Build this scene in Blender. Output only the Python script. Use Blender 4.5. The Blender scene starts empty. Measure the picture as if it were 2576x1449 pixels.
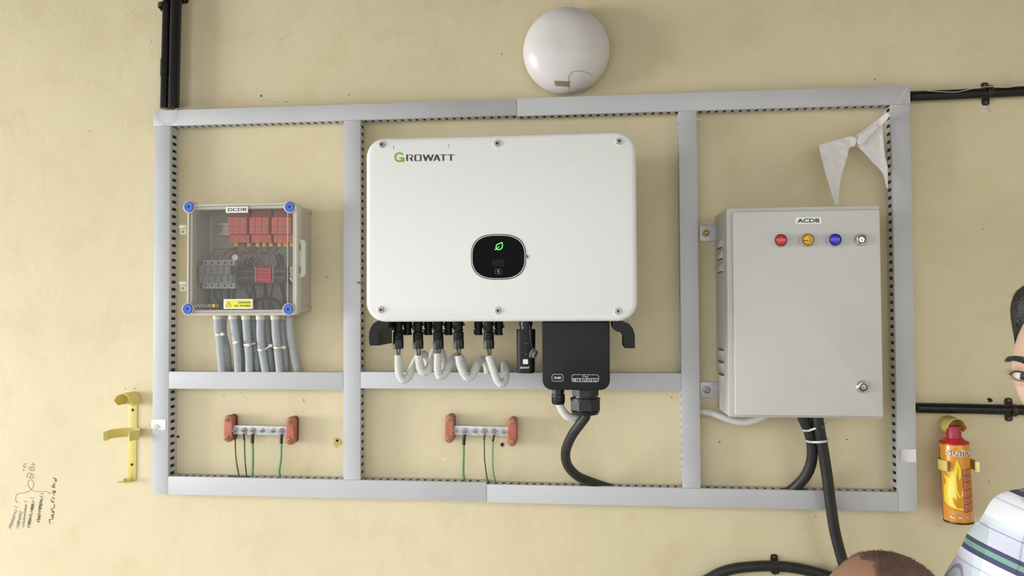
import bpy, bmesh, math, random
from mathutils import Vector, Matrix, noise
from mathutils.geometry import tessellate_polygon
random.seed(7)
SC = bpy.context.scene
COL = SC.collection
# ------------------------------------------------------------------ camera
IW, IH, FPX = 2576, 1449, 1880.0
DIST, CAMZ = 1.85, 1.65
YAW, PITCH, ROLL = math.radians(5.853), math.radians(1.464), math.radians(0.275)
RM = Matrix.Rotation(YAW, 3, 'Z') @ Matrix.Rotation(PITCH, 3, 'X') @ Matrix.Rotation(ROLL, 3, 'Y')
cam_data = bpy.data.cameras.new('camera')
cam_data.sensor_fit = 'HORIZONTAL'; cam_data.sensor_width = 36.0
cam_data.lens = FPX * 36.0 / IW; cam_data.clip_start = 0.02
cam = bpy.data.objects.new('camera', cam_data); COL.objects.link(cam)
right, fwd, up = RM.col[0], RM.col[1], RM.col[2]
m = Matrix((right, up, -fwd)).transposed().to_4x4()
cam.matrix_world = Matrix.Translation((0, -DIST, CAMZ)) @ m
SC.camera = cam
# ------------------------------------------------------------------ world, light, exposure
wd = bpy.data.worlds.new('sky'); SC.world = wd; wd.use_nodes = True
bg = wd.node_tree.nodes['Background']
bg.inputs[0].default_value = (0.95, 0.975, 1.0, 1); bg.inputs[1].default_value = 2.1
def area(name, loc, target, sx, sy, power, color):
    l = bpy.data.lights.new(name, 'AREA'); l.shape = 'RECTANGLE'; l.size = sx; l.size_y = sy
    l.energy = power; l.color = color
    o = bpy.data.objects.new(name, l); COL.objects.link(o); o.location = loc
    o.rotation_euler = (Vector(target) - Vector(loc)).to_track_quat('-Z', 'Y').to_euler()
    return o
area('daylight_opening', (-7.5, -2.1, 1.5), (0, -.2, 1.5), 2.6, 1.8, 410, (0.97, 0.985, 1.0))
SC.view_settings.view_transform = 'Standard'; SC.view_settings.look = 'None'
SC.view_settings.gamma = 1.0; SC.view_settings.use_curve_mapping = False
SC.view_settings.exposure = 0.03

# ------------------------------------------------------------------ pixel -> point at a given distance from the wall
def W(px, py, d=0.0):
    r = RM @ Vector(((px - IW / 2) / FPX, 1.0, -(py - IH / 2) / FPX))
    t = (DIST - d) / r.y
    return Vector((r.x * t, -d, CAMZ + r.z * t))
def Xm(d, *pts): return sum(W(p[0], p[1], d).x for p in pts) / len(pts)
def Zm(d, *pts): return sum(W(p[0], p[1], d).z for p in pts) / len(pts)
def rect(l, t, r, b, d):
    return (W(l, (t + b) / 2, d).x, W(r, (t + b) / 2, d).x, W((l + r) / 2, b, d).z, W((l + r) / 2, t, d).z)
def mpp(px, py, d):          # metres per pixel around a point
    return (W(px + 5, py, d).x - W(px - 5, py, d).x) / 10

# ------------------------------------------------------------------ materials
def lin(c): return tuple(((v / 255) / 12.92 if v / 255 <= 0.04045 else ((v / 255 + 0.055) / 1.055) ** 2.4) for v in c)
MATS = {}
def pm(name, rgb, rough=0.5, metal=0.0, var=None, bump=None, spec=0.5, emit=None, coat=0.0, rgb2=None):
    mt = bpy.data.materials.new(name); mt.use_nodes = True
    nt = mt.node_tree; b = nt.nodes['Principled BSDF']
    col = lin(rgb) + (1,)
    b.inputs['Base Color'].default_value = col
    b.inputs['Roughness'].default_value = rough; b.inputs['Metallic'].default_value = metal
    b.inputs['Specular IOR Level'].default_value = spec
    b.inputs['Coat Weight'].default_value = coat
    if emit: b.inputs['Emission Color'].default_value = col; b.inputs['Emission Strength'].default_value = emit
    tc = nt.nodes.new('ShaderNodeTexCoord')
    if var:
        n = nt.nodes.new('ShaderNodeTexNoise'); n.inputs['Scale'].default_value = var[0]; n.inputs['Detail'].default_value = 5
        nt.links.new(tc.outputs['Object'], n.inputs['Vector'])
        cr = nt.nodes.new('ShaderNodeValToRGB'); cr.color_ramp.elements[0].position = 0.32; cr.color_ramp.elements[1].position = 0.68
        a = var[1]
        c2 = lin(rgb2) if rgb2 else tuple(v * (1 - a) for v in col[:3])
        cr.color_ramp.elements[0].color = c2 + (1,)
        cr.color_ramp.elements[1].color = tuple(min(1, v * (1 + a * 0.4)) for v in col[:3]) + (1,)
        nt.links.new(n.outputs['Fac'], cr.inputs['Fac']); nt.links.new(cr.outputs['Color'], b.inputs['Base Color'])
    if bump:
        n2 = nt.nodes.new('ShaderNodeTexNoise'); n2.inputs['Scale'].default_value = bump[0]; n2.inputs['Detail'].default_value = 4
        nt.links.new(tc.outputs['Object'], n2.inputs['Vector'])
        bp = nt.nodes.new('ShaderNodeBump'); bp.inputs['Strength'].default_value = bump[1]; bp.inputs['Distance'].default_value = bump[2] if len(bump) > 2 else 0.002
        nt.links.new(n2.outputs['Fac'], bp.inputs['Height']); nt.links.new(bp.outputs['Normal'], b.inputs['Normal'])
    MATS[name] = mt
    return mt
def clear_mat(name, tint, haze, hazecol, rough=0.06):
    mt = bpy.data.materials.new(name); mt.use_nodes = True; nt = mt.node_tree
    b = nt.nodes['Principled BSDF']; out = nt.nodes['Material Output']
    b.inputs['Base Color'].default_value = lin(hazecol) + (1,); b.inputs['Roughness'].default_value = rough
    t = nt.nodes.new('ShaderNodeBsdfTransparent'); t.inputs[0].default_value = tint + (1,)
    mx = nt.nodes.new('ShaderNodeMixShader'); mx.inputs[0].default_value = haze
    nt.links.new(t.outputs[0], mx.inputs[1]); nt.links.new(b.outputs[0], mx.inputs[2]); nt.links.new(mx.outputs[0], out.inputs['Surface'])
    MATS[name] = mt; return mt

def wall_material():
    mt = pm('cream_wall_paint', (218, 203, 158), 0.62, spec=0.35)
    nt = mt.node_tree; b = nt.nodes['Principled BSDF']; tc = nt.nodes.new('ShaderNodeTexCoord')
    def nz(scale, detail, rough=0.5, dist=0.0):
        n = nt.nodes.new('ShaderNodeTexNoise'); n.inputs['Scale'].default_value = scale; n.inputs['Detail'].default_value = detail
        n.inputs['Roughness'].default_value = rough; n.inputs['Distortion'].default_value = dist
        nt.links.new(tc.outputs['Object'], n.inputs['Vector']); return n
    def ramp(n, p0, p1, c0, c1):
        r = nt.nodes.new('ShaderNodeValToRGB'); e = r.color_ramp.elements
        e[0].position = p0; e[1].position = p1; e[0].color = c0 + (1,); e[1].color = c1 + (1,)
        nt.links.new(n.outputs['Fac'], r.inputs['Fac']); return r
    def mul(a, c):
        x = nt.nodes.new('ShaderNodeMix'); x.data_type = 'RGBA'; x.blend_type = 'MULTIPLY'; x.inputs['Factor'].default_value = 1
        nt.links.new(a, x.inputs['A']); nt.links.new(c, x.inputs['B']); return x.outputs['Result']
    base = ramp(nz(1.7, 6), 0.3, 0.7, lin((218, 204, 167)), lin((226, 212, 175)))
    blot = ramp(nz(9, 8, 0.62), 0.34, 0.5, (0.95, 0.935, 0.9), (1, 1, 1))
    spk = ramp(nz(120, 2, 0.4), 0.2, 0.225, (0.7, 0.64, 0.55), (1, 1, 1))
    c = mul(base.outputs[0], blot.outputs[0]); c = mul(c, spk.outputs[0])
    nt.links.new(c, b.inputs['Base Color'])
    n1 = nz(6, 5, 0.55, 0.6); n2 = nz(42, 6, 0.6)
    ad = nt.nodes.new('ShaderNodeMath'); ad.operation = 'MULTIPLY_ADD'; ad.inputs[1].default_value = 0.22
    nt.links.new(n2.outputs['Fac'], ad.inputs[0]); nt.links.new(n1.outputs['Fac'], ad.inputs[2])
    bp = nt.nodes.new('ShaderNodeBump'); bp.inputs['Strength'].default_value = 0.24; bp.inputs['Distance'].default_value = 0.012
    nt.links.new(ad.outputs[0], bp.inputs['Height']); nt.links.new(bp.outputs['Normal'], b.inputs['Normal'])
    return mt

wall_material()
pm('trunk_grey', (197, 197, 198), 0.42, var=(7, 0.05))
pm('trunk_inner', (194, 192, 187), 0.5, var=(20, 0.08))
pm('white_coat', (231, 230, 225), 0.36, bump=(900, 0.08, 0.0005))
pm('black_plastic', (24, 24, 25), 0.5, spec=0.3, bump=(700, 0.15, 0.0005))
pm('connector_black', (14, 14, 15), 0.45, spec=0.3)
pm('gland_black', (24, 24, 25), 0.36)
pm('display_glass', (4, 4, 6), 0.25, spec=0.06)
pm('display_dark', (26, 26, 30), 0.4, spec=.1)
pm('silver_line', (205, 205, 200), 0.4)
pm('print_grey', (120, 120, 124), 0.5)
pm('leaf_green_glow', (96, 255, 110), 0.4, emit=0.9)
pm('logo_green', (118, 178, 46), 0.5)
pm('logo_dark', (58, 56, 52), 0.5)
pm('print_white', (225, 225, 222), 0.5)
pm('print_black', (24, 24, 26), 0.5)
pm('red_plastic', (196, 40, 44), 0.4)
pm('steel', (176, 172, 164), 0.32, metal=0.9, var=(300, 0.25))
pm('dark_steel', (104, 96, 84), 0.4, metal=0.8, var=(300, 0.3))
pm('brass_zinc', (176, 158, 112), 0.35, metal=0.85, var=(300, 0.3))
pm('chrome', (214, 214, 212), 0.16, metal=1.0)
pm('cabinet_grey', (202, 200, 192), 0.45, bump=(1200, 0.12, 0.0006), var=(9, 0.035))
pm('box_beige', (188, 183, 168), 0.5)
pm('box_inside', (176, 170, 160), 0.6, var=(40, 0.12))
clear_mat('clear_lid', (0.985, 0.985, 0.975), 0.11, (168, 164, 158), 0.1)  # grey haze for dust and for reflections that veil the contents
clear_mat('clear_rim', (0.9, 0.9, 0.86), 0.72, (224, 218, 202), 0.2)
clear_mat('clear_tape', (0.9, 0.88, 0.82), 0.55, (172, 160, 132), 0.25)
pm('spd_red', (198, 92, 80), 0.45)
pm('spd_red_dark', (156, 68, 60), 0.5)
pm('terminal_red', (206, 52, 58), 0.45)
pm('terminal_black', (44, 44, 47), 0.45)
pm('terminal_green', (190, 196, 178), 0.5)
pm('fuse_light', (172, 170, 166), 0.5)
pm('fuse_dark', (112, 112, 112), 0.5)
pm('ferrule_yellow', (220, 170, 66), 0.45)
pm('wire_maroon', (122, 44, 48), 0.5)
pm('wire_green', (58, 132, 92), 0.5)
pm('wire_black', (30, 30, 33), 0.5)
pm('earth_green', (112, 160, 106), 0.45, var=(60, 0.15))
pm('earth_dark', (92, 118, 64), 0.5, var=(90, 0.3), rgb2=(66, 68, 38))
pm('heat_shrink', (38, 33, 30), 0.5)
pm('copper_wire', (92, 58, 40), 0.45)
pm('screw_blue', (72, 112, 214), 0.35)
pm('screw_blue_dark', (22, 34, 104), 0.5)
pm('label_white', (236, 235, 230), 0.5)
pm('label_yellow', (238, 232, 70), 0.5)
pm('label_print', (92, 84, 20), 0.5)
pm('conduit_grey', (184, 187, 190), 0.5)
pm('conduit_white', (214, 213, 208), 0.45)
pm('gland_white', (220, 214, 198), 0.5)
pm('tie_white', (226, 221, 200), 0.45)
pm('tie_grey', (206, 206, 202), 0.45)
pm('insulator_red', (170, 82, 56), 0.5, var=(48, 0.1), rgb2=(188, 118, 98))
pm('insulator_back', (112, 56, 44), 0.55)
pm('bar_aluminium', (206, 206, 208), 0.4, metal=0.35, var=(90, 0.16))
pm('yellow_paint', (220, 202, 116), 0.42, var=(30, 0.08))
pm('screw_hole', (58, 48, 30), 0.5, metal=0.4)
pm('lamp_opal', (226, 219, 216), 0.28, var=(14, 0.05))
pm('lamp_base', (188, 178, 164), 0.4)
pm('tape_brown', (150, 138, 114), 0.5, var=(150, 0.15))
pm('crack_grey', (136, 126, 118), 0.6)
pm('pipe_black', (18, 17, 17), 0.33, spec=0.35, bump=(90, 0.35, 0.002), var=(45, 0.3))
pm('pipe_gloss', (20, 20, 21), 0.2, bump=(60, 0.1, 0.002))
pm('clamp_rust', (66, 50, 42), 0.5, metal=0.3, var=(120, 0.4), rgb2=(34, 26, 24))
pm('cable_black', (40, 39, 37), 0.5, var=(40, 0.25), bump=(160, 0.25, 0.001))
pm('paper', (228, 222, 217), 0.7)
pm('thread_white', (226, 222, 214), 0.7)
pm('plaster', (222, 214, 196), 0.8, var=(260, 0.25), bump=(300, 0.8, 0.003))
pm('plaster_tan', (206, 176, 108), 0.8, var=(200, 0.3))
pm('hole_dark', (66, 54, 40), 0.9, var=(300, 0.4))
pm('speck', (128, 110, 84), 0.9)
pm('crack_wall', (172, 154, 118), 0.9)
pm('pencil', (138, 130, 112), 0.7)
pm('pencil_dark', (92, 86, 74), 0.7)
pm('lens_red', (214, 40, 44), 0.22, coat=0.5)
pm('lens_red_mark', (120, 20, 22), 0.4)
pm('lens_yellow', (228, 172, 20), 0.22, coat=0.5)
pm('lens_yellow_mark', (96, 68, 14), 0.4)
pm('lens_blue', (48, 40, 200), 0.22, coat=0.5)
pm('bezel_red', (104, 24, 30), 0.3); pm('bezel_amber', (128, 84, 18), 0.3); pm('bezel_navy', (24, 20, 108), 0.3)
pm('bezel_ring', (186, 180, 172), 0.35)
pm('can_orange', (222, 150, 48), 0.3, metal=0.15, coat=0.3)
pm('can_cap', (170, 44, 56), 0.42); pm('can_red', (188, 34, 36), 0.35)
pm('can_rim', (74, 62, 42), 0.4, metal=0.6, var=(200, 0.4))
pm('flame_yellow', (240, 216, 62), 0.3)
pm('flame_pale', (246, 228, 110), 0.3)
pm('panel_rust', (178, 80, 34), 0.35)
pm('can_print', (232, 196, 160), 0.4)
pm('seam_dark', (92, 30, 20), 0.5)
pm('floor_cement', (196, 195, 194), 0.8, var=(5, 0.15), bump=(60, 0.3))
pm('ground_block_grey', (146, 144, 140), 0.9, var=(.6, .2))
pm('ceiling_grey', (150, 148, 142), 0.8)  # greyed down so less light bounces onto the upper wall
pm('side_paint', (200, 190, 160), 0.7)  # cream so the added side wall bounces warm light
pm('skin_light', (210, 174, 150), 0.5, var=(30, 0.06), bump=(500, 0.06, 0.0006))
pm('skin_brown', (160, 120, 94), 0.46, var=(16, 0.12), bump=(500, 0.08, 0.0006))
pm('hair_black', (26, 21, 20), 0.45, bump=(260, 0.6, 0.003))
pm('hair_brown', (100, 74, 60), 0.65, var=(40, 0.12))
pm('eye_white', (206, 198, 192), 0.25); pm('eye_iris', (34, 24, 20), 0.15); pm('lip', (176, 108, 98), 0.45)
pm('trouser_navy', (40, 44, 58), 0.8); pm('shirt_blue', (92, 112, 140), 0.8); pm('shoe_black', (26, 24, 24), 0.4)

# ------------------------------------------------------------------ object helpers
ORG = {}
def thing(name, label, cat, loc, group=None, kind=None):
    o = bpy.data.objects.new(name, None); COL.objects.link(o); o.location = loc
    o.empty_display_size = 0.05
    o['label'] = label; o['category'] = cat
    if group: o['group'] = group
    ORG[o.name] = Vector(loc)
    return o
def tag(o, label, cat, group=None):
    o['label'] = label; o['category'] = cat
    if group: o['group'] = group
    return o
def smooth01(t): return t * t * (3 - 2 * t)

class MB:
    def __init__(s): s.bm = bmesh.new()
    def loft(s, rings, cap0=True, cap1=True, closed=False, wrap=True):
        bm = s.bm
        R = [[bm.verts.new(p) for p in r] for r in rings]
        n = len(R[0]); pairs = list(zip(R, R[1:]))
        if closed: pairs.append((R[-1], R[0]))
        for a, b in pairs:
            for i in range(n if wrap else n - 1):
                j = (i + 1) % n
                bm.faces.new((a[i], a[j], b[j], b[i]))
        if not closed:
            if cap0: bm.faces.new(list(reversed(R[0])))
            if cap1: bm.faces.new(R[-1])
        return s
    def box(s, x0, x1, z0, z1, d0, d1, bev=0.0):
        r = bmesh.ops.create_cube(s.bm, size=1.0)
        vs = r['verts']
        for v in vs:
            v.co = Vector(((x0 + x1) / 2 + v.co.x * (x1 - x0), -(d0 + d1) / 2 + v.co.y * (d1 - d0), (z0 + z1) / 2 + v.co.z * (z1 - z0)))
        if bev > 0:
            es = list({e for v in vs for e in v.link_edges})
            bmesh.ops.bevel(s.bm, geom=es, offset=bev, segments=2, affect='EDGES', profile=0.5)
        return s
    def slab(s, x0, x1, z0, z1, d0, d1, r=0.003, bev=0.0, n=5, back=True):
        rings = [rr3(x0, x1, z0, z1, r, d0, n)]
        if bev > 0:
            k = 4
            for i in range(k + 1):
                a = i / k * math.pi / 2
                ins = bev * (1 - math.cos(a)); dd = d1 - bev + bev * math.sin(a)
                rings.append(rr3(x0 + ins, x1 - ins, z0 + ins, z1 - ins, max(r - ins, 0.0003), dd, n))
        else: rings.append(rr3(x0, x1, z0, z1, r, d1, n))
        s.loft(rings, back, True); return s
    def frame(s, x0, x1, z0, z1, w, d0, d1, r=0.003, n=5, ri=None):
        ri = max(r - w, 0.0005) if ri is None else ri
        s.loft([rr3(x0, x1, z0, z1, r, d0, n), rr3(x0, x1, z0, z1, r, d1, n),
                rr3(x0 + w, x1 - w, z0 + w, z1 - w, ri, d1, n), rr3(x0 + w, x1 - w, z0 + w, z1 - w, ri, d0, n)], closed=True); return s
    def poly(s, pts, d0, d1):      # pts: (x,z)
        s.loft([[Vector((x, -d0, z)) for x, z in pts], [Vector((x, -d1, z)) for x, z in pts]]); return s
    def lathe(s, c, axis, prof, seg=24, phase=0.0, cap=True):   # prof: (r,h) along axis from c
        c = Vector(c); a = Vector(axis).normalized()
        u = a.orthogonal().normalized(); v = a.cross(u)
        if abs(a.y) > 0.9: u = Vector((1, 0, 0)); v = a.cross(u)
        if abs(a.z) > 0.9: u = Vector((0, -1, 0)); v = a.cross(u)
        rings = [[c + a * h + (u * math.cos(phase + 2 * math.pi * i / seg) + v * math.sin(phase + 2 * math.pi * i / seg)) * max(r, 1e-5) for i in range(seg)] for r, h in prof]
        s.loft(rings, cap, cap); return s
    def tube(s, pts, r, seg=10, step=0.006, rfun=None, raw=False, cap=True, flat=1.0):
        P = [Vector(p) for p in pts] if raw else spline(pts, step)
        T = [(P[min(i + 1, len(P) - 1)] - P[max(i - 1, 0)]).normalized() for i in range(len(P))]
        u = T[0].orthogonal().normalized()
        if abs(T[0].y) < 0.9: u = (Vector((0, -1, 0)) - T[0] * T[0].dot(Vector((0, -1, 0)))).normalized()
        rings = []
        for i, (p, t) in enumerate(zip(P, T)):
            u = (u - t * u.dot(t))
            u = u.normalized() if u.length > 1e-6 else t.orthogonal().normalized()
            v = t.cross(u); rad = rfun(i, len(P)) if rfun else r
            rings.append([p + (u * math.cos(2 * math.pi * k / seg) * flat + v * math.sin(2 * math.pi * k / seg)) * rad for k in range(seg)])
        s.loft(rings, cap, cap); return s
    def corrugated(s, pts, r, pitch=0.0036, seg=14, depth=0.86):
        rf = lambda i, n: r if i % 3 < 2 else r * depth
        return s.tube(pts, r, seg, pitch / 3, rf)
    def ball(s, c, r, seg=12, ring=8, sc=(1, 1, 1)):
        res = bmesh.ops.create_uvsphere(s.bm, u_segments=seg, v_segments=ring, radius=r)
        for v in res['verts']: v.co = Vector((v.co.x * sc[0], v.co.y * sc[1], v.co.z * sc[2])) + Vector(c)
        return s
    def fill(s, pts3, sub=0):     # flat polygon from 3d points
        idx = tessellate_polygon([[Vector(p) for p in pts3]])
        vs = [s.bm.verts.new(p) for p in pts3]; fs = []
        for t in idx:
            try: fs.append(s.bm.faces.new([vs[i] for i in t]))
            except ValueError: pass
        for _ in range(sub):
            es = list({e for f in fs for e in f.edges})
            r = bmesh.ops.subdivide_edges(s.bm, edges=es, cuts=1, use_grid_fill=True)
            fs = list({f for f in s.bm.faces})
        return s
    def build(s, name, mat, parent=None, angle=38, flat=False, keep_normals=False):
        bm = s.bm
        if not keep_normals: bmesh.ops.recalc_face_normals(bm, faces=bm.faces[:])
        off = Vector((0, 0, 0))
        if parent is not None:
            q = parent
            while q is not None:
                if q.name in ORG: off = ORG[q.name]; break
                q = q.parent
            bm.transform(Matrix.Translation(-off))
        me = bpy.data.meshes.new(name); bm.to_mesh(me); bm.free()
        if not flat:
            me.shade_smooth()
            me.set_sharp_from_angle(angle=math.radians(angle))
        me.materials.append(MATS[mat])
        o = bpy.data.objects.new(name, me); COL.objects.link(o)
        if parent is not None: o.parent = parent
        return o
    def single(s, name, mat, label, cat, group=None, **k):   # a thing of one mesh, origin at its middle
        bm = s.bm; cs = [v.co for v in bm.verts]
        c = Vector([(min(v[i] for v in cs) + max(v[i] for v in cs)) / 2 for i in range(3)])
        bm.transform(Matrix.Translation(-c))
        o = s.build(name, mat, **k); o.location = c; ORG[o.name] = Vector((0, 0, 0)) + c
        return tag(o, label, cat, group)

def rr3(x0, x1, z0, z1, r, d, n=5):
    r = min(r, (x1 - x0) / 2 - 1e-5, (z1 - z0) / 2 - 1e-5); out = []
    for cx, cz, a0 in ((x1 - r, z1 - r, 0), (x0 + r, z1 - r, 90), (x0 + r, z0 + r, 180), (x1 - r, z0 + r, 270)):
        for i in range(n + 1):
            a = math.radians(a0 + 90 * i / n); out.append(Vector((cx + r * math.cos(a), -d, cz + r * math.sin(a))))
    return out
def spline(pts, step):
    P = [Vector(p) for p in pts]
    if len(P) == 2: dense = [P[0].lerp(P[1], i / 40) for i in range(41)]
    else:
        Q = [P[0] * 2 - P[1]] + P + [P[-1] * 2 - P[-2]]; dense = []
        for i in range(1, len(Q) - 2):
            a, b, c, d = Q[i - 1], Q[i], Q[i + 1], Q[i + 2]
            for k in range(24):
                t = k / 24
                dense.append(0.5 * ((2 * b) + (c - a) * t + (2 * a - 5 * b + 4 * c - d) * t * t + (3 * b - a - 3 * c + d) * t ** 3))
        dense.append(P[-1])
    L = [0]
    for a, b in zip(dense, dense[1:]): L.append(L[-1] + (b - a).length)
    n = max(2, int(round(L[-1] / step))); out = []; j = 0
    for i in range(n + 1):
        t = L[-1] * i / n
        while j < len(L) - 2 and L[j + 1] < t: j += 1
        f = (t - L[j]) / max(L[j + 1] - L[j], 1e-9); out.append(dense[j].lerp(dense[j + 1], min(max(f, 0), 1)))
    return out
def WP(pts):      # [(px,py,d)] -> points
    return [W(*p) for p in pts]
def text_mesh(body, bold=0.0, shear=0.0):
    cu = bpy.data.curves.new('txt', 'FONT'); cu.body = body; cu.offset = bold; cu.shear = shear; cu.resolution_u = 4
    o = bpy.data.objects.new('txt', cu); COL.objects.link(o)
    dg = bpy.context.evaluated_depsgraph_get(); me = bpy.data.meshes.new_from_object(o.evaluated_get(dg))
    vs = [v.co.copy() for v in me.vertices]; fs = [tuple(p.vertices) for p in me.polygons]
    bpy.data.objects.remove(o); bpy.data.curves.remove(cu); bpy.data.meshes.remove(me)
    x0 = min(v.x for v in vs); x1 = max(v.x for v in vs); y0 = min(v.y for v in vs); y1 = max(v.y for v in vs)
    return [((v.x - x0) / (x1 - x0), (v.y - y0) / (y1 - y0)) for v in vs], fs
def text(name, body, l, t, r, b, d, mat, parent, bold=0.0, mapf=None, shear=0.0, label=None):
    uv, fs = text_mesh(body, bold, shear); x0, x1, z0, z1 = rect(l, t, r, b, d)
    M = MB()
    vs = [M.bm.verts.new((mapf or (lambda x, z: Vector((x, -d, z))))(x0 + u * (x1 - x0), z0 + v * (z1 - z0))) for u, v in uv]
    for f in fs:
        try: M.bm.faces.new([vs[i] for i in f])
        except ValueError: pass
    o = M.build(name, mat, parent, flat=True)
    if label: o['label'] = label
    return o
def circ(c, r, n=20): return [(c[0] + r * math.cos(2 * math.pi * i / n), c[1] + r * math.sin(2 * math.pi * i / n)) for i in range(n)]

# ================================================================== the setting
def struct(name, M, mat, **k):
    o = M.build(name, mat, **k); o['kind'] = 'structure'; return o
wall = struct('wall_back', MB().box(-3.6, 3.2, 0, 2.85, -0.2, 0), 'cream_wall_paint')
struct('floor', MB().box(-3.6, 3.2, -0.1, 0, 0, 3.4), 'floor_cement')
struct('ceiling', MB().box(-3.6, 3.2, 2.52, 3.0, -0.2, 2.5), 'ceiling_grey')  # unseen; added for the lighting, set low to shade the upper wall
struct('sky_block_ground', MB().box(-40, 40, -.3, -.2, 3.0, 60).box(-40, -3.2, -.3, -.2, -6, 3.0), 'ground_block_grey')  # unseen ground added to block world light from below the horizon
struct('shade_wall_right', MB().box(1.9, 2.05, 0, 2.85, 0, 1.5), 'side_paint')  # unseen wall added to darken the right side, length set for the light
wall['label'] = 'cream painted plaster wall behind all the electrical gear'

# handwriting and chips on the wall (children of the wall)
GS = 150 / 1144.0
def GP(x, y, d=0.0004): return W(x * GS, 1150 + y * 190 / 1449.0, d)
def strokes(name, lines, r, mat):
    M = MB()
    for ln in lines:
        P = [GP(*p) for p in ln]
        M.tube(P, r, 5, 0.0018, flat=0.12)
    return M.build(name, mat, wall)
strokes('pencil_bracket', [[(345, 880), (310, 850), (298, 790), (310, 730), (350, 700), (450, 690), (530, 665), (590, 625), (635, 570), (645, 520), (625, 460), (585, 435), (545, 460), (535, 520), (555, 575), (600, 620), (660, 650), (740, 663), (860, 660), (920, 670), (960, 710)]], 0.0007, 'pencil')
strokes('pencil_initials', [
    [(525, 400), (518, 350), (545, 312), (590, 312), (600, 350), (560, 375)], [(600, 345), (630, 330), (635, 400), (570, 400), (575, 360)],
    [(560, 200), (570, 250), (650, 255), (645, 195), (610, 190), (605, 245)], [(605, 190), (580, 185), (560, 200)],
    [(595, 148), (680, 150)], [(640, 148), (630, 115), (655, 105)],
    [(510, 125), (470, 135), (450, 175), (480, 200), (495, 170)], [(450, 170), (435, 160)], [(432, 232), (460, 240)], [(438, 262), (466, 262)]], 0.0008, 'pencil')
tour = [[(955, 1280), (940, 1190)], [(945, 1200), (1010, 1190), (1010, 1170)], [(1000, 1165), (985, 1120), (1020, 1120), (1020, 1160), (1000, 1165)], [(985, 1105), (1030, 1095), (1030, 1060), (985, 1055)], [(985, 1055), (1035, 1045)],
        [(1030, 1040), (990, 1020), (985, 990), (1030, 980), (1035, 960)], [(1040, 960), (1040, 900)], [(1045, 860), (990, 850), (975, 810)], [(1010, 880), (1015, 830)], [(1050, 800), (1000, 790)], [(1015, 790), (1005, 760)],
        [(1050, 730), (1020, 725)], [(992, 690), (998, 688)], [(1040, 690), (1040, 650), (1015, 650), (1020, 690), (1055, 680), (1058, 640)], [(1055, 590), (1000, 560), (980, 550)], [(1000, 570), (1030, 580), (1040, 540), (1055, 530)], [(1035, 560), (1020, 520), (1060, 505)],
        [(1065, 470), (1045, 430), (1075, 420), (1080, 460), (1060, 475)], [(1080, 420), (1010, 390)]]
strokes('pencil_words', tour, 0.001, 'pencil_dark')
def scrib(a, b, w, n, seed):
    rnd = random.Random(seed); a = Vector(a); b = Vector(b); dr = (b - a); nr = Vector((-dr.y, dr.x)).normalized(); L = []
    for k in range(n):
        t0 = rnd.uniform(0, 0.75); ln = []
        for i in range(9):
            t = t0 + i * rnd.uniform(0.018, 0.03); p = a + dr * min(t, 1) + nr * (w * rnd.uniform(-1, 1))
            ln.append((p.x, p.y))
        L.append(ln)
    for k in range(2):
        ln = []
        for i in range(34):
            t = i / 33; ln.append(tuple(a + dr * (t + 0.03 * math.sin(i * 2.1)) + nr * w * 0.8 * math.sin(i * 1.5 + k)))
        L.append(ln)
    return L
for a, b, w, n, sd in (((185, 1370), (310, 1000), 34, 5, 1), ((330, 1370), (400, 1040), 34, 6, 2), ((440, 1350), (500, 900), 26, 7, 3), ((545, 1360), (640, 830), 32, 12, 4), ((730, 1260), (800, 740), 34, 12, 5)):
    strokes('pencil_scribble', scrib(a, b, w, n, sd), 0.00034, 'pencil_dark' if sd > 3 else 'pencil')
strokes('pencil_dots', [[(x, y), (x + 16, y + 8)] for x, y in ((280, 945), (318, 958), (465, 846), (500, 852), (592, 778), (630, 785), (785, 695), (815, 702))], 0.0011, 'pencil_dark')
def chip(name, px, py, rx, ry, mat, seed, d=0.0012):
    rnd = random.Random(seed); pts = []
    for i in range(14):
        a = 2 * math.pi * i / 14; k = rnd.uniform(0.55, 1.1); pts.append(W(px + rx * k * math.cos(a), py + ry * k * math.sin(a), 0))
    M = MB(); M.loft([pts, [Vector((p.x, -d, p.z)).lerp(Vector((pts[0].x, -d, pts[0].z)), 0.12) for p in pts]]); return M.build(name, mat, wall)
chip('plaster_chip', 2480, 276, 11, 13, 'plaster', 1); chip('plaster_chip', 848, 1112, 11, 15, 'plaster_tan', 2)
chip('wall_hole', 1263, 1119, 6, 6, 'hole_dark', 3); chip('wall_hole', 849, 1108, 4, 5, 'hole_dark', 4)
chip('paint_scuff', 2490, 1006, 8, 6, 'hole_dark', 5, 0.0006); chip('wall_hole', 448, 1099, 4, 4, 'hole_dark', 6)
chip('paint_scuff', 1119, 1155, 5, 3, 'label_white', 7, 0.0006)
for i, (x, y, a, b) in enumerate(((1262, 135, 2, 2.5), (657, 241, 5, 5), (720, 256, 2.5, 2), (877, 238, 1.5, 4), (822, 698, 2, 3), (800, 596, 1.5, 3.5), (2200, 200, 4, 2), (2052, 1300, 2, 2), (1961, 420, 2, 1.5), (1826, 511, 2, 2), (2488, 1210, 2, 2), (764, 1007, 1.5, 6), (1690, 1000, 4, 2), (2131, 1106, 4, 2), (1810, 1111, 4, 3), (1712, 1040, 1.5, 3), (2473, 576, 2, 2), (563, 995, 1.5, 2), (338, 978, 1.5, 3), (316, 978, 1.5, 3), (381, 104, 2, 2), (225, 330, 2, 2))):
    chip('paint_speck', x, y, a * .8, b * .8, 'speck', 20 + i, 0.0005)
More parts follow.
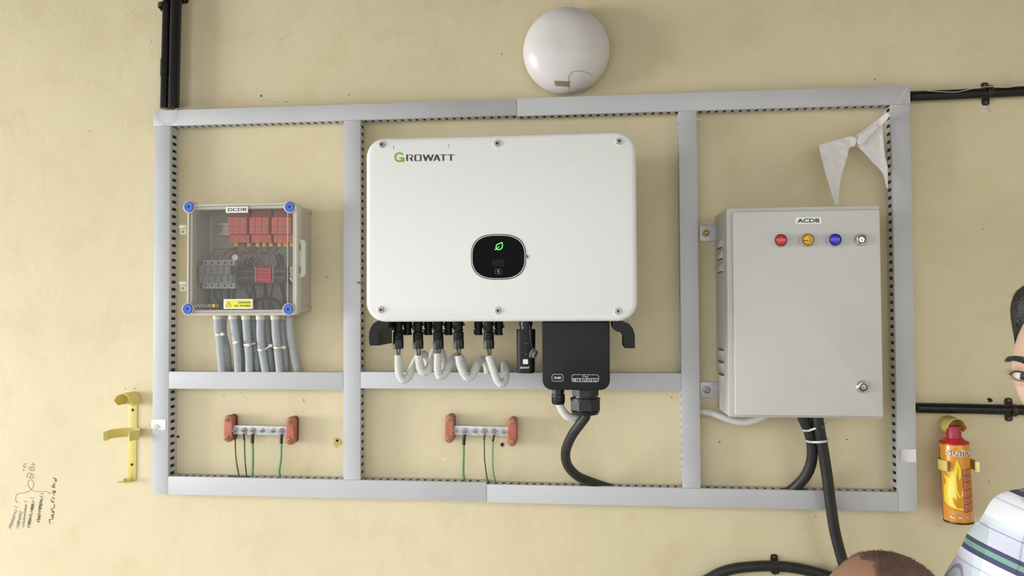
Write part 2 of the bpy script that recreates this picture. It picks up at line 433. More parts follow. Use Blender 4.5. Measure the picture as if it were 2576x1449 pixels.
def ridge(pts, r=0.0016):
    M = MB(); M.tube([W(x, y, 0) for x, y in pts], r, 6, 0.004, flat=0.25); M.build('paint_crack', 'crack_wall', wall)
for ln in (((700, 93), (712, 100), (718, 92), (735, 80)), ((655, 253), (670, 250), (690, 256), (705, 258)), ((600, 985), (612, 995), (620, 1003)), ((1243, 1137), (1240, 1122), (1252, 1108)), ((1515, 860), (1545, 865)), ((2180, 735), (2190, 742))):
    ridge(ln, 0.0004)

# ================================================================== slotted wiring trunking
TD = 0.042
PITCH_T = (W(848, 316, 0.02).x - W(458, 316, 0.02).x) / 22
def trunk(axis, a0, a1, b0, b1, phase, label, lo=True, hi=True, gaps=()):
    """a: along, b: across. gaps: stretches of the low-depth side where cables enter."""
    P = lambda a, b, d: (a, b) if axis == 'h' else (b, a)
    loc = Vector(((a0 + a1) / 2, 0, (b0 + b1) / 2)) if axis == 'h' else Vector(((b0 + b1) / 2, 0, (a0 + a1) / 2))
    root = thing('cable_trunking', label, 'cable trunking', loc, 'grey slotted trunking framing the boards')
    def bx(M, A0, A1, B0, B1, d0, d1, bev=0):
        if axis == 'h': M.box(A0, A1, B0, B1, d0, d1, bev)
        else: M.box(B0, B1, A0, A1, d0, d1, bev)
    M = MB(); bx(M, a0, a1, b0 + .001, b1 - .001, 0, 0.002); M.build('back_plate', 'trunk_inner', root)
    w, th = 0.0076, 0.0018
    for side, on in ((0, lo), (1, hi)):
        M = MB(); B = b0 + 0.0012 if side == 0 else b1 - 0.0012 - th
        bx(M, a0, a1, B, B + th, 0, 0.009); bx(M, a0, a1, B, B + th, 0.030, TD - 0.001)
        k0 = math.ceil((a0 - phase) / PITCH_T); prev = a0
        k = k0
        while True:
            c = phase + k * PITCH_T
            if c - w / 2 > a1 or c + w / 2 > a1 - 0.002: bx(M, prev, a1, B, B + th, 0.009, 0.030); break
            if c - w / 2 > prev + 0.001 and not any(g0 < c < g1 for g0, g1 in gaps):
                bx(M, prev, c - w / 2, B, B + th, 0.009, 0.030)
            prev = max(prev, c + w / 2); k += 1
        M.build('slotted_side', 'trunk_inner', root, flat=True)
    M = MB(); wd = b1 - b0
    for f, d_ in ((.2, .012), (.42, .012), (.64, .012), (.82, .012), (.26, .026), (.5, .026), (.74, .026)):
        c_ = b0 + wd * f; r_ = wd * .115
        e0, e1 = (Vector((a0 + .004, -d_, c_)), Vector((a1 - .004, -d_, c_))) if axis == 'h' else (Vector((c_, -d_, a0 + .004)), Vector((c_, -d_, a1 - .004)))
        M.tube([e0, e1], r_, 7, 1, raw=True)
    M.build('dark_wire_fill', 'wire_black', root)  # unseen black wires added so the slots look dark
    M = MB(); lip = 0.0075
    bx(M, a0, a1, b0, b1, TD - 0.0015, TD + 0.001, 0.0006)
    bx(M, a0, a1, b0 - 0.0003, b0 + 0.0013, TD - lip, TD); bx(M, a0, a1, b1 - 0.0013, b1 + 0.0003, TD - lip, TD)
    M.build('cover', 'trunk_grey', root)
    return root
F = TD + 0.001
zt1 = Zm(F, (450, 275), (900, 262), (1290, 250)); zt0 = Zm(F, (450, 314), (1290, 291))
zu1 = Zm(F, (1310, 249), (1800, 231), (2288, 213)); zu0 = Zm(F, (1310, 290), (1800, 277), (2240, 263))
zb1 = Zm(F, (427, 1200), (1220, 1213)); zb0 = Zm(F, (420, 1243), (1220, 1262))
zc1 = Zm(F, (1228, 1218), (2260, 1240)); zc0 = Zm(F, (1228, 1264), (2262, 1287))
zm1 = Zm(F, (430, 937), (860, 935)); zm0 = Zm(F, (430, 979), (860, 979))
zn1 = Zm(F, (912, 935), (1705, 940)); zn0 = Zm(F, (912, 977), (1705, 982))
xl0 = Xm(F, (389, 330), (382, 1240)); xl1 = Xm(F, (429, 330), (421, 1240))
xa0 = Xm(F, (862, 330), (866, 1200)); xa1 = Xm(F, (905, 330), (908, 1200))
xb0 = Xm(F, (1708, 295), (1717, 1225)); xb1 = Xm(F, (1752, 295), (1763, 1225))
xr0 = Xm(F, (2241, 300), (2262, 1280)); xr1 = Xm(F, (2289, 270), (2308, 1285))
xT0 = W(386, 296, F).x; xj = W(1300, 270, F).x; xT1 = W(2290, 240, F).x; xk = W(1224, 1240, F).x
hph = W(458, 316, 0.02).x
trunk('h', xT0, xj - .0004, zt0, zt1, hph, 'grey slotted trunking, left half of the top run, below the two black pipes')
trunk('h', xj + .0004, xT1, zu0, zu1, W(2150, 272, 0.02).x, 'grey slotted trunking, right half of the top run, below the round lamp')
trunk('v', W(385, 1243, F).z, zt0 - .0006, xl0, xl1, W(430, 600, .02).z, 'outermost left grey upright trunking, with white tape on it')
trunk('v', Zm(F, (885, 1207)), zt0 - .0006, xa0, xa1, W(905, 600, .02).z, 'grey upright trunking between the clear box and the white inverter')
trunk('v', Zm(F, (1740, 1228)), zu0 - .0006, xb0, xb1, W(1708, 700, .02).z, 'grey upright trunking between the white inverter and the grey cabinet')
trunk('v', Zm(F, (2285, 1287)), zu0 - .0006, xr0, xr1, W(2240, 700, .02).z, 'outermost right grey upright trunking, beside the grey cabinet')
trunk('h', xl1 + .0006, xa0 - .0006, zm0, zm1, hph, 'short grey middle trunking below the clear distribution box', gaps=((W(540, 935, .02).x, W(756, 935, .02).x),))
trunk('h', xa1 + .0006, xb0 - .0006, zn0, zn1, hph, 'grey middle trunking behind the white corrugated loops', gaps=((W(1050, 935, .02).x, W(1290, 935, .02).x),))
trunk('h', xl1 + .0006, xk - .0004, zb0, zb1, hph, 'grey bottom trunking, left part, below the earth bars', gaps=((W(590, 1200, .02).x, W(645, 1200, .02).x),))
trunk('h', xk + .0004, xr0 - .0006, zc0, zc1, W(1700, 1222, .02).x, 'grey bottom trunking, right part, crossed by the thick black cable', gaps=((W(1472, 1220, .02).x, W(1540, 1220, .02).x), (W(1970, 1230, .02).x, W(2030, 1230, .02).x)))

def find(label): return next(o for o in bpy.data.objects if o.get('label', '').startswith(label))
def tape(px, name, root_label, curl):
    root = find(root_label); l, t, r, b = px; x0, x1, z0, z1 = rect(l, t, r, b, F)
    M = MB(); n = 8; rings = []
    for i in range(n + 1):
        u = i / n; dd = F + 0.0008 + (0.006 * (1 - u / 0.25) ** 2 if curl and u < 0.25 else 0)
        rings.append([Vector((x0 + (x1 - x0) * u, -dd, z1)), Vector((x0 + (x1 - x0) * u, -dd, z0 + (0.003 if u < .3 else 0))), Vector((x0 + (x1 - x0) * u, -dd - .0004, z0 + (0.003 if u < .3 else 0))), Vector((x0 + (x1 - x0) * u, -dd - .0004, z1))])
    M.loft(rings); o = M.build(name, 'label_white', root); o['label'] = 'white sticky tape'; return root
rt = tape((381, 1055, 417, 1081), 'tape_strip', 'outermost left', False)
MB().fill([W(384, 1078, F + .002), W(391, 1067, F + .003), W(399, 1074, F + .004), W(391, 1082, F + .003), W(385, 1083, F + .002)]).build('tape_scrap', 'terminal_green', rt)
tape((2264, 1130, 2304, 1162), 'tape_strip', 'outermost right', True)
rt = find('grey upright trunking between the clear')
x0, x1, z0, z1 = rect(897, 707, 915, 715, 0.05)
M = MB(); M.lathe((x0, -0.0465, (z0 + z1) / 2), (1, 0, 0), [(0.0016, 0), (0.0022, 0.001), (0.0022, x1 - x0 - .004), (0.0035, x1 - x0 - .004), (0.0035, x1 - x0)], 8); M.build('peg', 'fuse_dark', rt)

# ================================================================== round wall lamp
c = W(1424.5, 128.5, 0.022); R = 109 * mpp(1424, 128, 0.022)
lamp = thing('wall_lamp', 'round white domed wall lamp above the top trunking', 'wall lamp', (c.x, 0, c.z))
MB().lathe((c.x, 0, c.z), (0, -1, 0), [(R * .9, 0), (R * .9, .012), (R * .97, .014), (R * .97, .02)], 48).build('base', 'lamp_base', lamp)
prof = [(R, .018), (R * 1.0, .024)] + [(R * math.cos(a) ** 0.82, .024 + .058 * math.sin(a)) for a in [math.radians(k) for k in range(6, 90, 6)]] + [(0.0005, .082)]
MB().lathe((c.x, 0, c.z), (0, -1, 0), prof, 64).build('dome', 'lamp_opal', lamp)
def dome_d(x, z):
    rr = min(math.hypot(x - c.x, z - c.z) / R, 0.9999); a = math.acos(rr ** (1 / 0.82)); return .024 + .058 * math.sin(a)
def on_dome(px, py, off=0.0006):
    p = W(px, py, 0.05)
    for _ in range(4): p = W(px, py, dome_d(p.x, p.z) + off)
    return p
M = MB(); q = [(1394, 203), (1434, 205), (1433, 219), (1397, 216)]
rings = [[on_dome(q[0][0] + (q[1][0] - q[0][0]) * u, q[0][1] + 2 * u), on_dome(q[3][0] + (q[2][0] - q[3][0]) * u, 216 + 3 * u)] for u in (0, .2, .4, .6, .8, 1)]
M.loft(rings, False, False, wrap=False); M.build('tape_patch', 'tape_brown', lamp)
M = MB(); M.tube([on_dome(x, y, 0.0002) for x, y in ((1432, 236), (1432, 222), (1430, 205), (1432, 190), (1442, 180), (1462, 179), (1480, 184), (1488, 192))], 0.0006, 5, .004); M.build('crack', 'crack_grey', lamp)

# ================================================================== black pipes
def saddle(parent_pts, at, ears, r, mat='clamp_rust'): pass
def pipe(name, label, pts, r, mat, group, extra=None, cat='pipe'):
    P = WP(pts)
    if pts[-1][0] > 2700: t_ = (P[-1] - P[-2]); P.append(P[-1] + t_ * ((1.895 - P[-1].x) / t_.x))      # on to the side wall
    if pts[0][1] < -100: t_ = (P[0] - P[1]); P.insert(0, P[0] + t_ * ((2.515 - P[0].z) / t_.z))           # up to the ceiling
    root = thing(name, label, cat, P[0].lerp(P[-1], .5), group)
    M = MB(); M.tube(P, r, 20, .02); M.build('tube', mat, root); return root
pa = pipe('conduit_pipe', 'thinner black pipe at top left, the outer of the pair', [(428, -190, .016), (422, 0, .016), (418.5, 130, .016), (415, 273, .016)], .0122, 'pipe_gloss', 'black pipes fixed to the wall')
MB().tube(WP([(418, 150, .016), (417, 192, .016)]), .0138, 20, .01).build('coupling', 'pipe_gloss', pa)
pb = pipe('conduit_pipe', 'thicker black pipe at top left, nearer the lamp', [(448, -190, .033), (443.5, 0, .033), (440.5, 130, .033), (437.5, 273, .033)], .0135, 'pipe_gloss', 'black pipes fixed to the wall')
def clamp(root, px, py, d, r, ang, ears):
    """strap round a pipe (axis direction ang in the wall plane) with flat ears screwed to the wall"""
    c = W(px, py, 0); ax = Vector((math.cos(ang), 0, math.sin(ang))); t = Vector((-math.sin(ang), 0, math.cos(ang))); w = .0055; rr = r + .0022
    arc = []
    for i in range(17):
        a = math.pi * i / 16; arc.append((math.cos(a) * rr, d + math.sin(a) * rr))
    arc = [(rr, .001)] + arc + [(-rr, .001)]
    M = MB(); rings = []
    for (o, dd) in arc:
        k = 1 - .0022 / rr
        rings.append([c + t * o - ax * w + Vector((0, -dd, 0)), c + t * o + ax * w + Vector((0, -dd, 0)), c + t * o * k + ax * w + Vector((0, -(d + (dd - d) * k), 0)), c + t * o * k - ax * w + Vector((0, -(d + (dd - d) * k), 0))])
    M.loft(rings); st = M.build('clamp_strap', 'clamp_rust', root)
    for sgn, ln in ears:
        M = MB(); cc = [c + t * sgn * (rr - .001), c + t * sgn * (rr + ln)]
        hw = .0085; pts = [cc[0] - ax * hw, cc[0] + ax * hw, cc[1] + ax * hw * .9 - t * sgn * .003, cc[1] + ax * hw * .5, cc[1] - ax * hw * .5, cc[1] - ax * hw * .9 - t * sgn * .003]
        M.loft([[p + Vector((0, -.0005, 0)) for p in pts], [p + Vector((0, -.0035, 0)) for p in pts]])
        M.build('clamp_ear', 'clamp_rust', root)
        MB().lathe(c + t * sgn * (rr + ln * .5) + Vector((0, -.003, 0)), (0, -1, 0), [(.004, 0), (.004, .002), (.002, .003)], 10).build('clamp_screw', 'dark_steel', root)
clamp(pa, 421, 21, .016, .0122, math.pi / 2, ((1, .004),))
clamp(pb, 444, 3, .033, .0135, math.pi / 2, ((-1, .018),))
pc = pipe('conduit_pipe', 'horizontal black pipe at upper right, above the paper pennants', [(2291, 242.5, .018), (2420, 237, .018), (2576, 229.5, .018), (2800, 217, .018)], .0117, 'pipe_black', 'black pipes fixed to the wall')
clamp(pc, 2477, 236, .018, .0117, 0.03, ((1, .012), (-1, .014)))
pd = pipe('conduit_pipe', 'horizontal black pipe at right, above the fire extinguisher', [(2307, 1026, .018), (2420, 1028, .018), (2545, 1031, .018), (2800, 1036, .018)], .0118, 'pipe_black', 'black pipes fixed to the wall')
clamp(pd, 2536, 1030, .018, .0118, 0.0, ((1, .013), (-1, .013)))
arch = thing('armoured_cable', 'thick black cable arching along the wall at the bottom edge', 'cable', W(1945, 1424, .014), 'thick black armoured cables')
DN = lambda p, dx: [p + Vector((dx * .5, 0, -.2)), Vector((p.x + dx, p.y, .02))]
MB().tube(DN(W(1640, 1580, .014), -.03)[::-1] + WP([(1640, 1580, .014), (1730, 1488, .014), (1786, 1455, .014), (1812, 1441, .014), (1850, 1430, .014), (1900, 1425, .014), (1945, 1424, .014), (2000, 1429, .014), (2050, 1440, .014), (2095, 1454, .014), (2150, 1480, .014), (2230, 1540, .014)]) + DN(W(2280, 1620, .014), .02), .0123, 18, .008).build('sheath', 'cable_black', arch)
clamp(arch, 1947, 1423, .014, .0123, 0.0, ((1, .013), (-1, .004)))

# ================================================================== white inverter
DI = 0.24
x0, x1, z0, z1 = rect(919.5, 337, 1602.5, 809, DI)
inv = thing('solar_inverter', 'large white wall inverter with a round-cornered front and green leaf display', 'inverter', ((x0 + x1) / 2, 0, z0))
MB().slab(x0, x1, z0, z1, DI - .048, DI, .043, .011, 10).build('front_cover', 'white_coat', inv)
MB().slab(x0 + .006, x1 - .006, z0 + .006, z1 - .006, .07, DI - .047, .038, 0, 8).build('casing', 'cabinet_grey', inv)
M = MB(); M.box(x0 + .08, x1 - .08, z0 + .1, z1 - .06, 0, .071, .002); M.build('mount_bracket', 'steel', inv)
M = MB()
for i in range(24):
    xx = x0 + .05 + i * (x1 - x0 - .1) / 23; M.box(xx - .001, xx + .001, z0 + .04, z1 - .04, .045, .071)
M.build('heat_sink', 'steel', inv)
def hexbolt(root, p, r, h, mat='steel', hexr=None, name='bolt', sock=True):
    p = Vector(p); M = MB()
    M.lathe(p, (0, -1, 0), [(r * 1.25, 0), (r * 1.25, h * .18)], 20)
    M.lathe(p, (0, -1, 0), [(r, 0), (r, h * .8), (r * .9, h)] + ([(r * .55, h), (r * .5, h * .55)] if sock else []), 6 if hexr else 20)
    return M.build(name, mat, root)
for px, py in ((961, 364), (1251, 361), (1557.5, 355.5), (959, 779.5), (1253, 781.5), (1555, 783)):
    p = W(px, py, DI)
    M = MB(); M.lathe(p, (0, -1, 0), [(.0098, -.001), (.0098, .0003), (.0085, .0011), (.0068, .0004), (.0066, .0002)], 24); M.build('screw_recess', 'white_coat', inv)
    s = hexbolt(inv, p + Vector((0, -.0002, 0)), .0058, .0032, 'steel', name='cover_screw')
    MB().lathe(p + Vector((0, -.003, 0)), (0, -1, 0), [(.0028, -.002), (.0028, .0006)], 6).build('socket', 'print_black', s)
# logo
def LP(x, y, d=DI + .0004): return W(980 + x / 14.311, 370 + y / 14.311, d)
def logo_polys(polys, name, mat):
    M = MB()
    for i, pl in enumerate(polys): M.fill([LP(*p, DI + .0004 + i * .00006) for p in pl])
    o = M.build(name, mat, inv, flat=True); return o
gc = (350, 365); ro, rin = 180, 118
arcp = [math.radians(a) for a in range(35, 320, 12)]
M = MB(); ring = [[LP(gc[0] + ro * math.cos(a), gc[1] - ro * math.sin(a)), LP(gc[0] + rin * math.cos(a), gc[1] - rin * math.sin(a))] for a in arcp]
M.loft(ring, False, False, wrap=False)
M.fill([LP(x_, y_, DI + .0005) for x_, y_ in ((350, 370), (525, 370), (525, 540), (462, 540), (455, 505), (415, 470), (430, 430), (350, 430))])
lg = M.build('logo_letter', 'logo_green', inv, flat=True)
Rr = []
def bar(x0, y0, x1, y1): return [(x0, y0), (x1, y0), (x1, y1), (x0, y1)]
Rr += [bar(600, 270, 658, 500), [(600, 270), (770, 270), (815, 285), (842, 325), (842, 345), (820, 385), (785, 402), (715, 402), (702, 385), (765, 380), (790, 360), (797, 335), (785, 305), (760, 292), (600, 292)],
       [(702, 385), (780, 385), (850, 500), (785, 500)]]
O = [[(920, 270), (1120, 270), (1148, 295), (1092, 305), (1080, 295), (958, 295), (948, 305), (892, 295)], [(892, 295), (948, 305), (948, 468), (892, 478)], [(1148, 295), (1148, 478), (1092, 468), (1092, 305)], [(892, 478), (948, 468), (960, 480), (1080, 480), (1092, 468), (1148, 478), (1120, 502), (920, 502)]]
Wl = [[(1190, 268), (1250, 268), (1330, 445), (1325, 500), (1272, 500)], [(1272, 500), (1365, 268), (1412, 268), (1325, 500)], [(1365, 268), (1412, 268), (1495, 445), (1500, 500), (1445, 500)], [(1445, 500), (1535, 268), (1590, 268), (1500, 500)]]
A = [[(1573, 500), (1668, 268), (1720, 268), (1700, 330), (1630, 500)], [(1668, 268), (1740, 268), (1828, 500), (1765, 500), (1690, 330)], [(1640, 420), (1750, 420), (1755, 440), (1632, 440)]]
T1 = [bar(1815, 264, 2064, 288), bar(1905, 280, 1962, 498)]; T2 = [bar(2092, 264, 2340, 288), bar(2178, 280, 2236, 495)]
for L_ in (Rr, O, Wl, A, T1, T2): logo_polys(L_, 'logo_letter', 'logo_dark')
# display
def superell(px, py, hw, hh, n, d, N=64, e=2.7):
    out = []
    for i in range(N):
        a = 2 * math.pi * i / N; ca, sa = math.cos(a), math.sin(a)
        out.append(W(px + hw * math.copysign(abs(ca) ** (2 / e), ca), py - hh * math.copysign(abs(sa) ** (2 / e), sa), d))
    return out
dc = (1254, 646.3)
disp = MB(); disp.loft([superell(*dc, 69.2, 57.4, 0, DI - .001), superell(*dc, 69.2, 57.4, 0, DI + .0006), superell(*dc, 67.6, 55.8, 0, DI + .0008)]); disp = disp.build('display', 'display_glass', inv)
MB().loft([superell(*dc, 67.6, 55.8, 0, DI + .0008), superell(*dc, 67.3, 55.5, 0, DI + .0014), superell(*dc, 65.6, 53.8, 0, DI + .0014), superell(*dc, 65.3, 53.5, 0, DI + .0008)], closed=True).build('bezel_line', 'silver_line', disp)
MB().loft([superell(*dc, 65.4, 53.6, 0, DI + .0006), superell(*dc, 65.0, 53.2, 0, DI + .0012)]).build('glass', 'display_glass', disp)
gd = DI + .0016
lf = [(1263.2, 609.9), (1264, 618.7), (1261, 625.4), (1254.2, 628), (1248.8, 625.7), (1248, 619.8), (1250.9, 615.1), (1257.2, 612.4), (1263.2, 609.9)]
M = MB(); M.tube([W(x, y, gd) for x, y in lf], .00115, 6, .001, flat=.3); M.tube([W(x, y, gd) for x, y in ((1244.2, 628), (1248.5, 626.5), (1256.2, 619.6))], .001, 6, .001, flat=.3)
M.build('leaf_light', 'leaf_green_glow', disp)
xx = rect(1238, 652, 1269.2, 669.8, gd); MB().slab(*xx, gd - .0004, gd, .0006).build('screen', 'display_dark', disp)
xx = rect(1245.6, 676.3, 1261, 689.6, gd); MB().frame(*xx, .0006, gd - .0004, gd, .0035).build('touch_button', 'print_grey', disp)
M = MB(); M.tube([W(1253.4, 684.6, gd), W(1253.2, 681, gd), W(1251.6, 680, gd), W(1251.4, 683, gd), W(1253.6, 686.3, gd), W(1255.4, 686, gd), W(1255.4, 682, gd), W(1254.6, 679.5, gd), W(1252, 679.2, gd)], .0006, 5, .001, flat=.4); M.build('finger_icon', 'print_grey', disp)
xx = rect(1306.5, 641.5, 1316.5, 649.5, gd); MB().frame(*xx, .0006, gd - .0004, gd - .0002, .001).build('indicator_mark', 'display_dark', disp)
xx = rect(1324.2, 641.4, 1328.6, 649.8, DI + .002); MB().slab(*xx, DI - .002, DI + .002, .0015, .0005).build('red_tab', 'red_plastic', inv)
for i, (px, py) in enumerate(((990, 369), (990, 373), (1129, 364), (1129, 370), (1441, 406), (1092, 452))):
    MB().fill([W(px + 1.1 * math.cos(a), py + 1.9 * math.sin(a) * (1 if i < 4 else .7), DI + .0003) for a in [k * 1.05 for k in range(6)]]).build('scuff', 'print_grey', inv, flat=True)
# corner hooks
def hook(pts, d0, d1, name='corner_foot'):
    P = [(W(x, y, d1).x, W(x, y, d1).z) for x, y in pts]; MB().poly(P, d0, d1).build(name, 'black_plastic', inv, angle=40)
hz = lambda x, y: (920 + x / 6.779, 800 + y / 6.779)
hook([hz(*p) for p in ((392, 40), (230, 40), (175, 62), (120, 105), (80, 170), (58, 250), (54, 340), (60, 440), (82, 470), (218, 470), (218, 262), (232, 225), (262, 204), (310, 198), (350, 185), (378, 160), (390, 120))], .11, .225)
h2 = lambda x, y: (900 + x / 3.15, 780 + y / 3.15)
hook([h2(*p) for p in ((2018, 85), (2100, 88), (2150, 108), (2180, 145), (2195, 195), (2197, 298), (2190, 303), (2117, 303), (2112, 290), (2112, 215), (2102, 195), (2080, 178), (2045, 168), (2028, 150), (2018, 125))], .11, .225)
# dc sockets under the inverter (parts) and plugs (things)
def sock_profile(r, h, seg): pass
def socket_part(px, y0, y1, d, hw):
    c = W(px, y1, d); top = W(px, y0, d).z; r = hw * mpp(px, y1, d); h = top - c.z
    M = MB(); M.lathe(c, (0, 0, 1), [(r * .8, 0), (r * .95, .001), (r * .95, h * .14), (r * .8, h * .16), (r * .8, h * .45), (r * .98, h * .48), (r, h * .8), (r, h)], 14)
    M.box(c.x + r * .6, c.x + r * 1.25, c.z + h * .5, c.z + h * .7, d - .002, d + .003)
    M.box(c.x - r * 1.0, c.x - r * .5, c.z + h * .08, c.z + h * .4, d + .002, d + r * .8)
    return M.build('dc_socket', 'connector_black', inv)
for px in (1026, 1078, 1128.7, 1204, 1254.9): socket_part(px, 806, 843, .15, 11)
for px in (1001.9, 1052, 1102.9, 1153.8, 1229.8): socket_part(px, 806, 832, .17, 12.5)
MB().box(W(985, 800, .1).x, W(1300, 800, .1).x, z0 + .002, z0 + .01, .08, .2).build('socket_plate', 'connector_black', inv)
plug_where = ('outermost left', 'second from the left', 'middle', 'fourth from the left', 'outermost right')
tubes = [
    [(1002.5, 893, .17), (1002.5, 915, .17), (1004, 938, .172), (1013, 955, .172), (1027, 949, .165), (1036, 930, .15), (1047, 908, .13), (1057, 893, .105), (1068, 893, .08), (1077, 912, .05), (1080, 942, .03)],
    [(1053.5, 894, .17), (1054.5, 912, .17), (1058, 928, .17), (1066, 937, .17), (1077, 930, .16), (1085, 912, .145), (1090, 892, .125), (1098, 878, .1), (1110, 886, .07), (1116, 912, .045), (1118, 942, .03)],
    [(1101, 890, .17), (1101, 912, .172), (1101, 930, .174), (1106, 946, .172), (1117, 942, .165), (1126, 926, .15), (1134, 910, .135), (1144, 899, .11), (1156, 898, .085), (1164, 914, .055), (1167, 942, .03)],
    [(1154, 896, .17), (1157, 915, .172), (1163, 932, .174), (1174, 949, .172), (1186, 947, .165), (1195, 932, .15), (1202, 915, .13), (1210, 905, .105), (1219, 908, .075), (1225, 922, .05), (1227, 943, .03)],
    [(1230, 896, .17), (1236, 915, .172), (1243, 936, .174), (1252, 958, .174), (1262, 966, .172), (1270, 958, .16), (1272, 940, .14), (1272, 924, .11), (1271, 915, .075), (1269, 920, .045), (1268, 943, .028)]]
for i, px in enumerate((1001.9, 1052, 1102.9, 1153.8, 1229.8)):
    d = .17; top = W(px, 829, d); bot = W(px, 877.5, d); k = mpp(px, 850, d)
    pl = thing('cable_plug', 'black ribbed cable plug under the inverter, ' + plug_where[i] + ' of five', 'cable plug', (bot.x, -d, bot.z), 'black cable plugs under the inverter')
    h = top.z - bot.z
    M = MB(); M.lathe(bot, (0, 0, 1), [(12 * k, h * .45), (12.8 * k, h * .5), (12.8 * k, h * .85), (10 * k, h * .9), (10 * k, h)], 16)
    M.box(bot.x - 5 * k, bot.x + 5 * k, bot.z + h * .5, bot.z + h * .72, d + .008, d + .0155, .001)
    M.build('body', 'connector_black', pl)
    M = MB(); seg = 40
    rings = []
    for r_, hh in ((11.5, 0), (13.2, .03), (13.6, .3), (13.2, .44), (12.2, .48)):
        rings.append([bot + Vector((math.cos(2 * math.pi * j / seg), -math.sin(2 * math.pi * j / seg), 0)) * (r_ * k * (1.0 if (j // 2) % 2 == 0 or hh > .45 else .93)) + Vector((0, 0, h * hh)) for j in range(seg)])
    M.loft(rings); M.build('nut', 'gland_black', pl)
    for s in (-1, 1):
        e = W(px + s * 2 + (2 if i == 4 else .5), 897, d)
        MB().tube([bot + Vector((s * 4.2 * k, 0, .004)), e], 2.3 * k, 8, .004).build('wire', 'copper_wire', pl)
    M = MB(); M.corrugated(WP(tubes[i]), 10.2 * mpp(px, 900, .17), .0042, 16)
    M.single('corrugated_conduit', 'conduit_white', 'white corrugated conduit looping from the ' + plug_where[i] + ' cable plug', 'conduit', 'white corrugated loops under the inverter')

# data logger stick
dl = thing('data_logger', 'slim black data stick hanging under the inverter, with white print', 'data logger', W(1323.5, 937, .16))
M = MB(); rings = []
for py, hw in ((936.8, 21), (934, 22.6), (880, 23.3), (840, 23.8), (829, 23.8), (827.8, 22.5)):
    c_ = W(1323.5, py, .16); rx = hw * mpp(1323, 880, .19); ry = .022
    rings.append([Vector((c_.x + rx * math.copysign(abs(math.cos(a)) ** .55, math.cos(a)), -.165 - ry * math.copysign(abs(math.sin(a)) ** .75, math.sin(a)), c_.z)) for a in [2 * math.pi * j / 36 for j in range(36)]])
M.loft(rings); M.build('body', 'black_plastic', dl)
a_ = W(1323, 829, .165); b_ = W(1323, 806, .165); k = mpp(1323, 820, .165)
M = MB(); M.lathe(a_, (0, 0, 1), [(15 * k, -.002), (15 * k, .008), (17 * k, .009), (17 * k, b_.z - a_.z - .002), (12 * k, b_.z - a_.z)], 10); M.build('collar', 'gland_black', dl)
dd = .1875
xx = rect(1315.6, 903.8, 1328.2, 915.8, dd); MB().slab(*xx, dd - .002, dd + .0004, .001).build('blank_sticker', 'label_white', dl)
text('brand_print', 'GROWATT', 1308, 922.4, 1332, 927.6, dd + .0003, 'print_white', dl, .03)
xx = rect(1318.5, 858, 1327, 865, dd); M = MB(); M.box(xx[0], xx[1], xx[2], xx[2] + .0007, dd - .002, dd + .0003); M.box(xx[0] + .003, xx[1] - .004, xx[3] - .003, xx[3] - .0023, dd - .002, dd + .0003); M.build('icon_print', 'print_grey', dl)
M = MB(); M.tube([W(1320.5, 889, dd), W(1323, 891.5, dd), W(1326, 891.5, dd)], .0006, 5, .002); M.build('icon_print', 'print_grey', dl)
M = MB(); M.tube(WP([(1332, 815, .192), (1333.5, 840, .194), (1336, 862, .194), (1338, 876, .194)]), .0008, 6, .004); M.build('cap_cord', 'gland_black', dl)
cc = W(1342.5, 889.5, .194); ax = Vector((.86, -.25, -.35)).normalized()
M = MB(); M.lathe(cc - ax * .006, ax, [(.0105, 0), (.0118, .001), (.0118, .004), (.0095, .0045), (.0095, .011), (.0085, .012)], 20); M.build('dust_cap', 'fuse_dark', dl)['label'] = 'dark grey dust cap on a cord'

# ac connection box with glands
DA = .215
ab = thing('connection_box', 'black connection box hanging below the white inverter, with two cable glands', 'connection box', W(1449, 982, .1))
x0, x1, z0, z1 = rect(1364, 809.5, 1534, 981.5, DA)
r_ = .021; pts = []
for cx_, cz_, a0 in ((x0 + r_, z0 + r_, 180), (x1 - r_, z0 + r_, 270)):
    for i in range(9):
        a = math.radians(a0 + 90 * i / 8); pts.append((cx_ + r_ * math.cos(a), cz_ + r_ * math.sin(a)))
pts = [(x0, z1)] + pts + [(x1, z1)]
cx_, cz_ = (x0 + x1) / 2, (z0 + z1) / 2
ins = lambda f: [(cx_ + (x - cx_) * (1 - f / (x1 - x0) * 2), cz_ + (z - cz_) * (1 - f / (z1 - z0) * 2)) for x, z in pts]
M = MB(); M.loft([[Vector((x, -.08, z)) for x, z in pts], [Vector((x, -(DA - .004), z)) for x, z in pts], [Vector((x, -(DA - .0012), z)) for x, z in ins(.0012)], [Vector((x, -DA, z)) for x, z in ins(.004)]]); M.build('housing', 'black_plastic', ab)
pd_ = DA + .0004
xx = rect(1388, 941.4, 1417, 959.6, pd_); MB().frame(*xx, .0008, DA - .001, pd_, .005).build('print_outline', 'print_white', ab)
text('port_print', 'RS485', 1394.5, 947.5, 1411.5, 953.6, pd_, 'print_white', ab, .02)
xx = rect(1438, 942.3, 1506.6, 961, pd_); M = MB(); M.frame(*xx, .0008, DA - .001, pd_, .0045)
for px in (1452.3, 1465.8, 1479.2, 1492.8): q = W(px, 952, pd_).x; M.box(q - .0004, q + .0004, xx[2], W(1470, 952, pd_).z, DA - .001, pd_)
q = W(1470, 952, pd_).z; M.box(xx[0], xx[1], q - .0004, q + .0004, DA - .001, pd_); M.build('print_outline', 'print_white', ab)
for s, l, r in (('PE', 1441.5, 1449.5), ('N', 1456.5, 1461), ('L3', 1469, 1476.5), ('L2', 1482, 1489.5), ('L1', 1496, 1502.5)): text('terminal_print', s, l, 953.4, r, 959, pd_, 'print_white', ab, .02)
